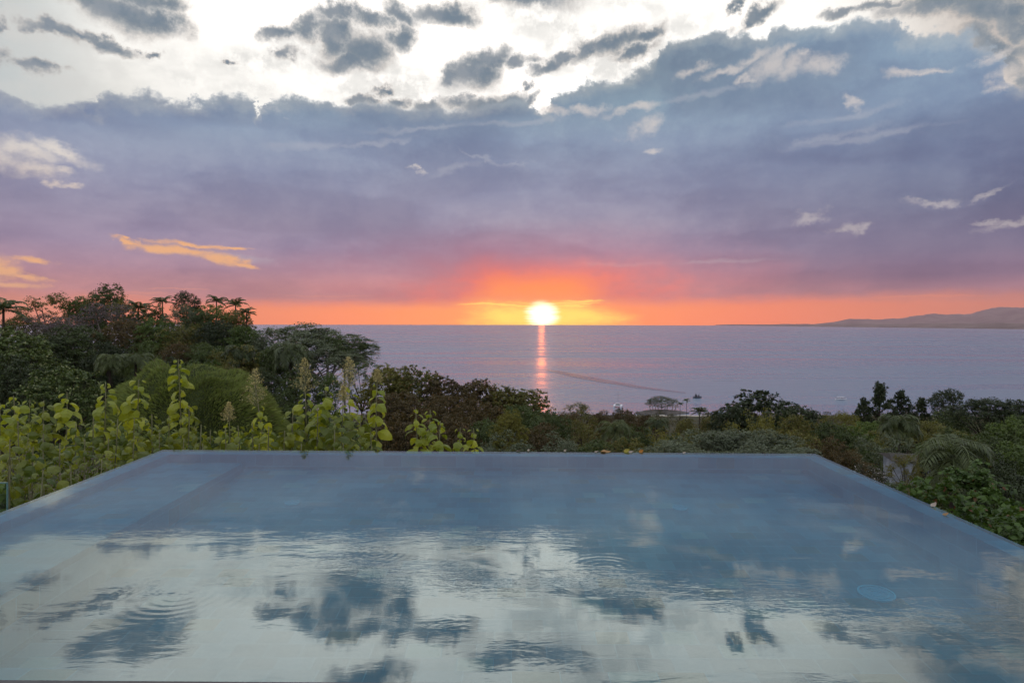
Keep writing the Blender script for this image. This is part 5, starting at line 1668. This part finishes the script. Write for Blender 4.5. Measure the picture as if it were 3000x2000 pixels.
# catamaran
x_, Y = sea_at(1811, 1190)
root = empty('catamaran', (x_, Y, SEA_Z), math.radians(75)); tag(root, 'white catamaran with a bare mast anchored off the shore', 'catamaran')
for sg in (-1, 1):
    mb = MB(); L_ = 13.0; secs = []
    for f in np.linspace(0, 1, 9):
        q = -L_ / 2 + L_ * f; w = 0.9 * (1 - max(0, (f - 0.5) / 0.5) ** 2) + 0.04; h = 1.9 + 0.5 * f
        secs.append([(q, sg * 4.2 - w, h), (q, sg * 4.2 - w * 0.8, 0.3), (q, sg * 4.2, -0.4), (q, sg * 4.2 + w * 0.8, 0.3), (q, sg * 4.2 + w, h)])
    mb.loft(secs); mb.build('hull', m_hull, root)
mb = MB(); mb.box(-5.6, 2.2, -3.5, 3.5, 1.2, 1.95); mb.build('bridge_deck', m_hull, root)
mb = MB(); mb.loft([[(q, -w, 1.95), (q, -w * 0.85, 1.95 + h), (q, w * 0.85, 1.95 + h), (q, w, 1.95)] for q, w, h in ((-2.6, 2.9, 1.9), (0.5, 2.7, 1.8), (2.2, 2.0, 0.4))]); cab = mb.build('cabin', m_hull, root)
mb = MB(); mb.box(-2.66, -2.61, -2.3, 2.3, 2.3, 3.4); mb.build('window', m_win, cab)
mb = MB(); mb.box(-5.6, -2.3, -2.9, 2.9, 4.0, 4.15); mb.build('canopy', m_canvas, root)
for a_, b_ in ((-5.4, -2.7), (-5.4, 2.7)):
    mb = MB(); mb.tube([(a_, b_, 1.95), (a_, b_, 4.0)], [0.06, 0.06], 5); mb.build('post', m_alu, root)
Hm = at(1811, 1146, Y).z - SEA_Z
mb = MB(); mb.tube([(1.0, 0, 3.6), (0.9, 0, Hm)], [0.17, 0.11], 8); mb.build('mast', m_alu, root)
mb = MB(); mb.tube([(0.9, 0, 5.0), (-4.6, 0, 5.1)], [0.16, 0.16], 8); mb.build('boom', m_canvas, root)

# white tour boat
x_, Y = sea_at(2465, 1169)
root = empty('tour_boat', (x_, Y, SEA_Z), math.radians(-8)); tag(root, 'white motor boat with a long canopy roof at the right', 'motor boat')
hull_mesh(15.0, 4.2, 1.5, 0.4, 0.8).build('hull', m_hull, root)
mb = MB(); mb.box(-5.6, 3.8, -1.8, 1.8, 3.9, 4.1); mb.build('roof', m_canvas, root)
for q in (-5.4, -3.2, -1.0, 1.2, 3.5):
    for sg in (-1, 1):
        mb = MB(); mb.tube([(q, sg * 1.7, 1.4), (q, sg * 1.7, 3.9)], [0.07, 0.07], 5); mb.build('post', m_alu, root)
mb = MB(); mb.box(-1.5, 3.0, -1.2, 1.2, 1.45, 2.6); cab = mb.build('cabin', m_hull, root)
mb = MB(); mb.box(-1.3, 2.8, -1.24, -1.21, 1.8, 2.4); mb.build('window', m_win, cab)
mb = MB(); rails(mb, -7.0, 6.0, -1.9, 1.5, 0.8, 12); rails(mb, -7.0, 6.0, 1.9, 1.5, 0.8, 12); mb.build('railing', m_alu, root)
mb = MB(); mb.tube([(-6.2, 0, 1.5), (-6.0, 0, 8.0)], [0.09, 0.05], 6); mb.tube([(-6.1, 0, 4.5), (-3.8, 0, 8.2)], [0.05, 0.04], 5); mb.build('mast', m_alu, root)

# dark fishing boat with upright gear
x_, Y = sea_at(2044, 1164)
root = empty('fishing_boat', (x_, Y, SEA_Z), math.radians(5)); tag(root, 'dark fishing boat crowded with gear at the end of the curved wake', 'fishing boat')
hull_mesh(12.5, 3.8, 1.4, 0.4, 0.9).build('hull', m_hulld, root)
mb = MB(); mb.box(-3.6, -0.6, -1.3, 1.3, 1.35, 3.7); cab = mb.build('cabin', m_hulld, root)
mb = MB(); mb.box(-3.3, -0.9, -1.35, -1.31, 2.5, 3.3); mb.build('window', m_win, cab)
mb = MB(); mb.box(-3.9, -0.3, -1.5, 1.5, 3.7, 3.85); mb.box(-3.0, -1.6, -0.8, 0.8, 3.85, 5.3); mb.build('flybridge', m_hulld, root)
mb = MB(); mb.box(1.0, 2.6, -1.1, 1.1, 1.4, 3.0); mb.tube([(1.8, 0, 3.0), (1.8, 0, 4.6)], [0.7, 0.5], 8); mb.build('winch', m_hulld, root)
mb = MB(); mb.tube([(-2.4, 0, 5.3), (-2.4, 0, 8.0)], [0.1, 0.06], 6); mb.tube([(1.9, 0, 4.5), (3.0, 0, 7.0)], [0.12, 0.08], 6); mb.tube([(-5.2, 0, 1.4), (-6.0, 0, 4.2)], [0.08, 0.05], 6); mb.build('mast', m_hulld, root)
mb = MB(); rails(mb, -6.0, 4.5, -1.7, 1.4, 0.8, 8); rails(mb, -6.0, 4.5, 1.7, 1.4, 0.8, 8); mb.build('railing', m_hulld, root)

print('objects', len(bpy.data.objects))

# ================================================================== sea haze
m_haze, t = newmat('sea_haze')
pv = t.nodes.new('ShaderNodeVolumePrincipled')
pv.inputs['Color'].default_value = (0.92, 0.60, 0.68, 1)
pv.inputs['Density'].default_value = 1.6e-5
pv.inputs['Anisotropy'].default_value = 0.0
o_ = t.nodes.new('ShaderNodeOutputMaterial'); t.links.new(pv.outputs[0], o_.inputs['Volume'])
mb = MB(); mb.box(-41500, 41500, -41500, 41500, -145, 1500)
hz = mb.build('haze', m_haze)
tag(hz, 'thin evening haze over the sea and the far headland', 'haze', kind='stuff')
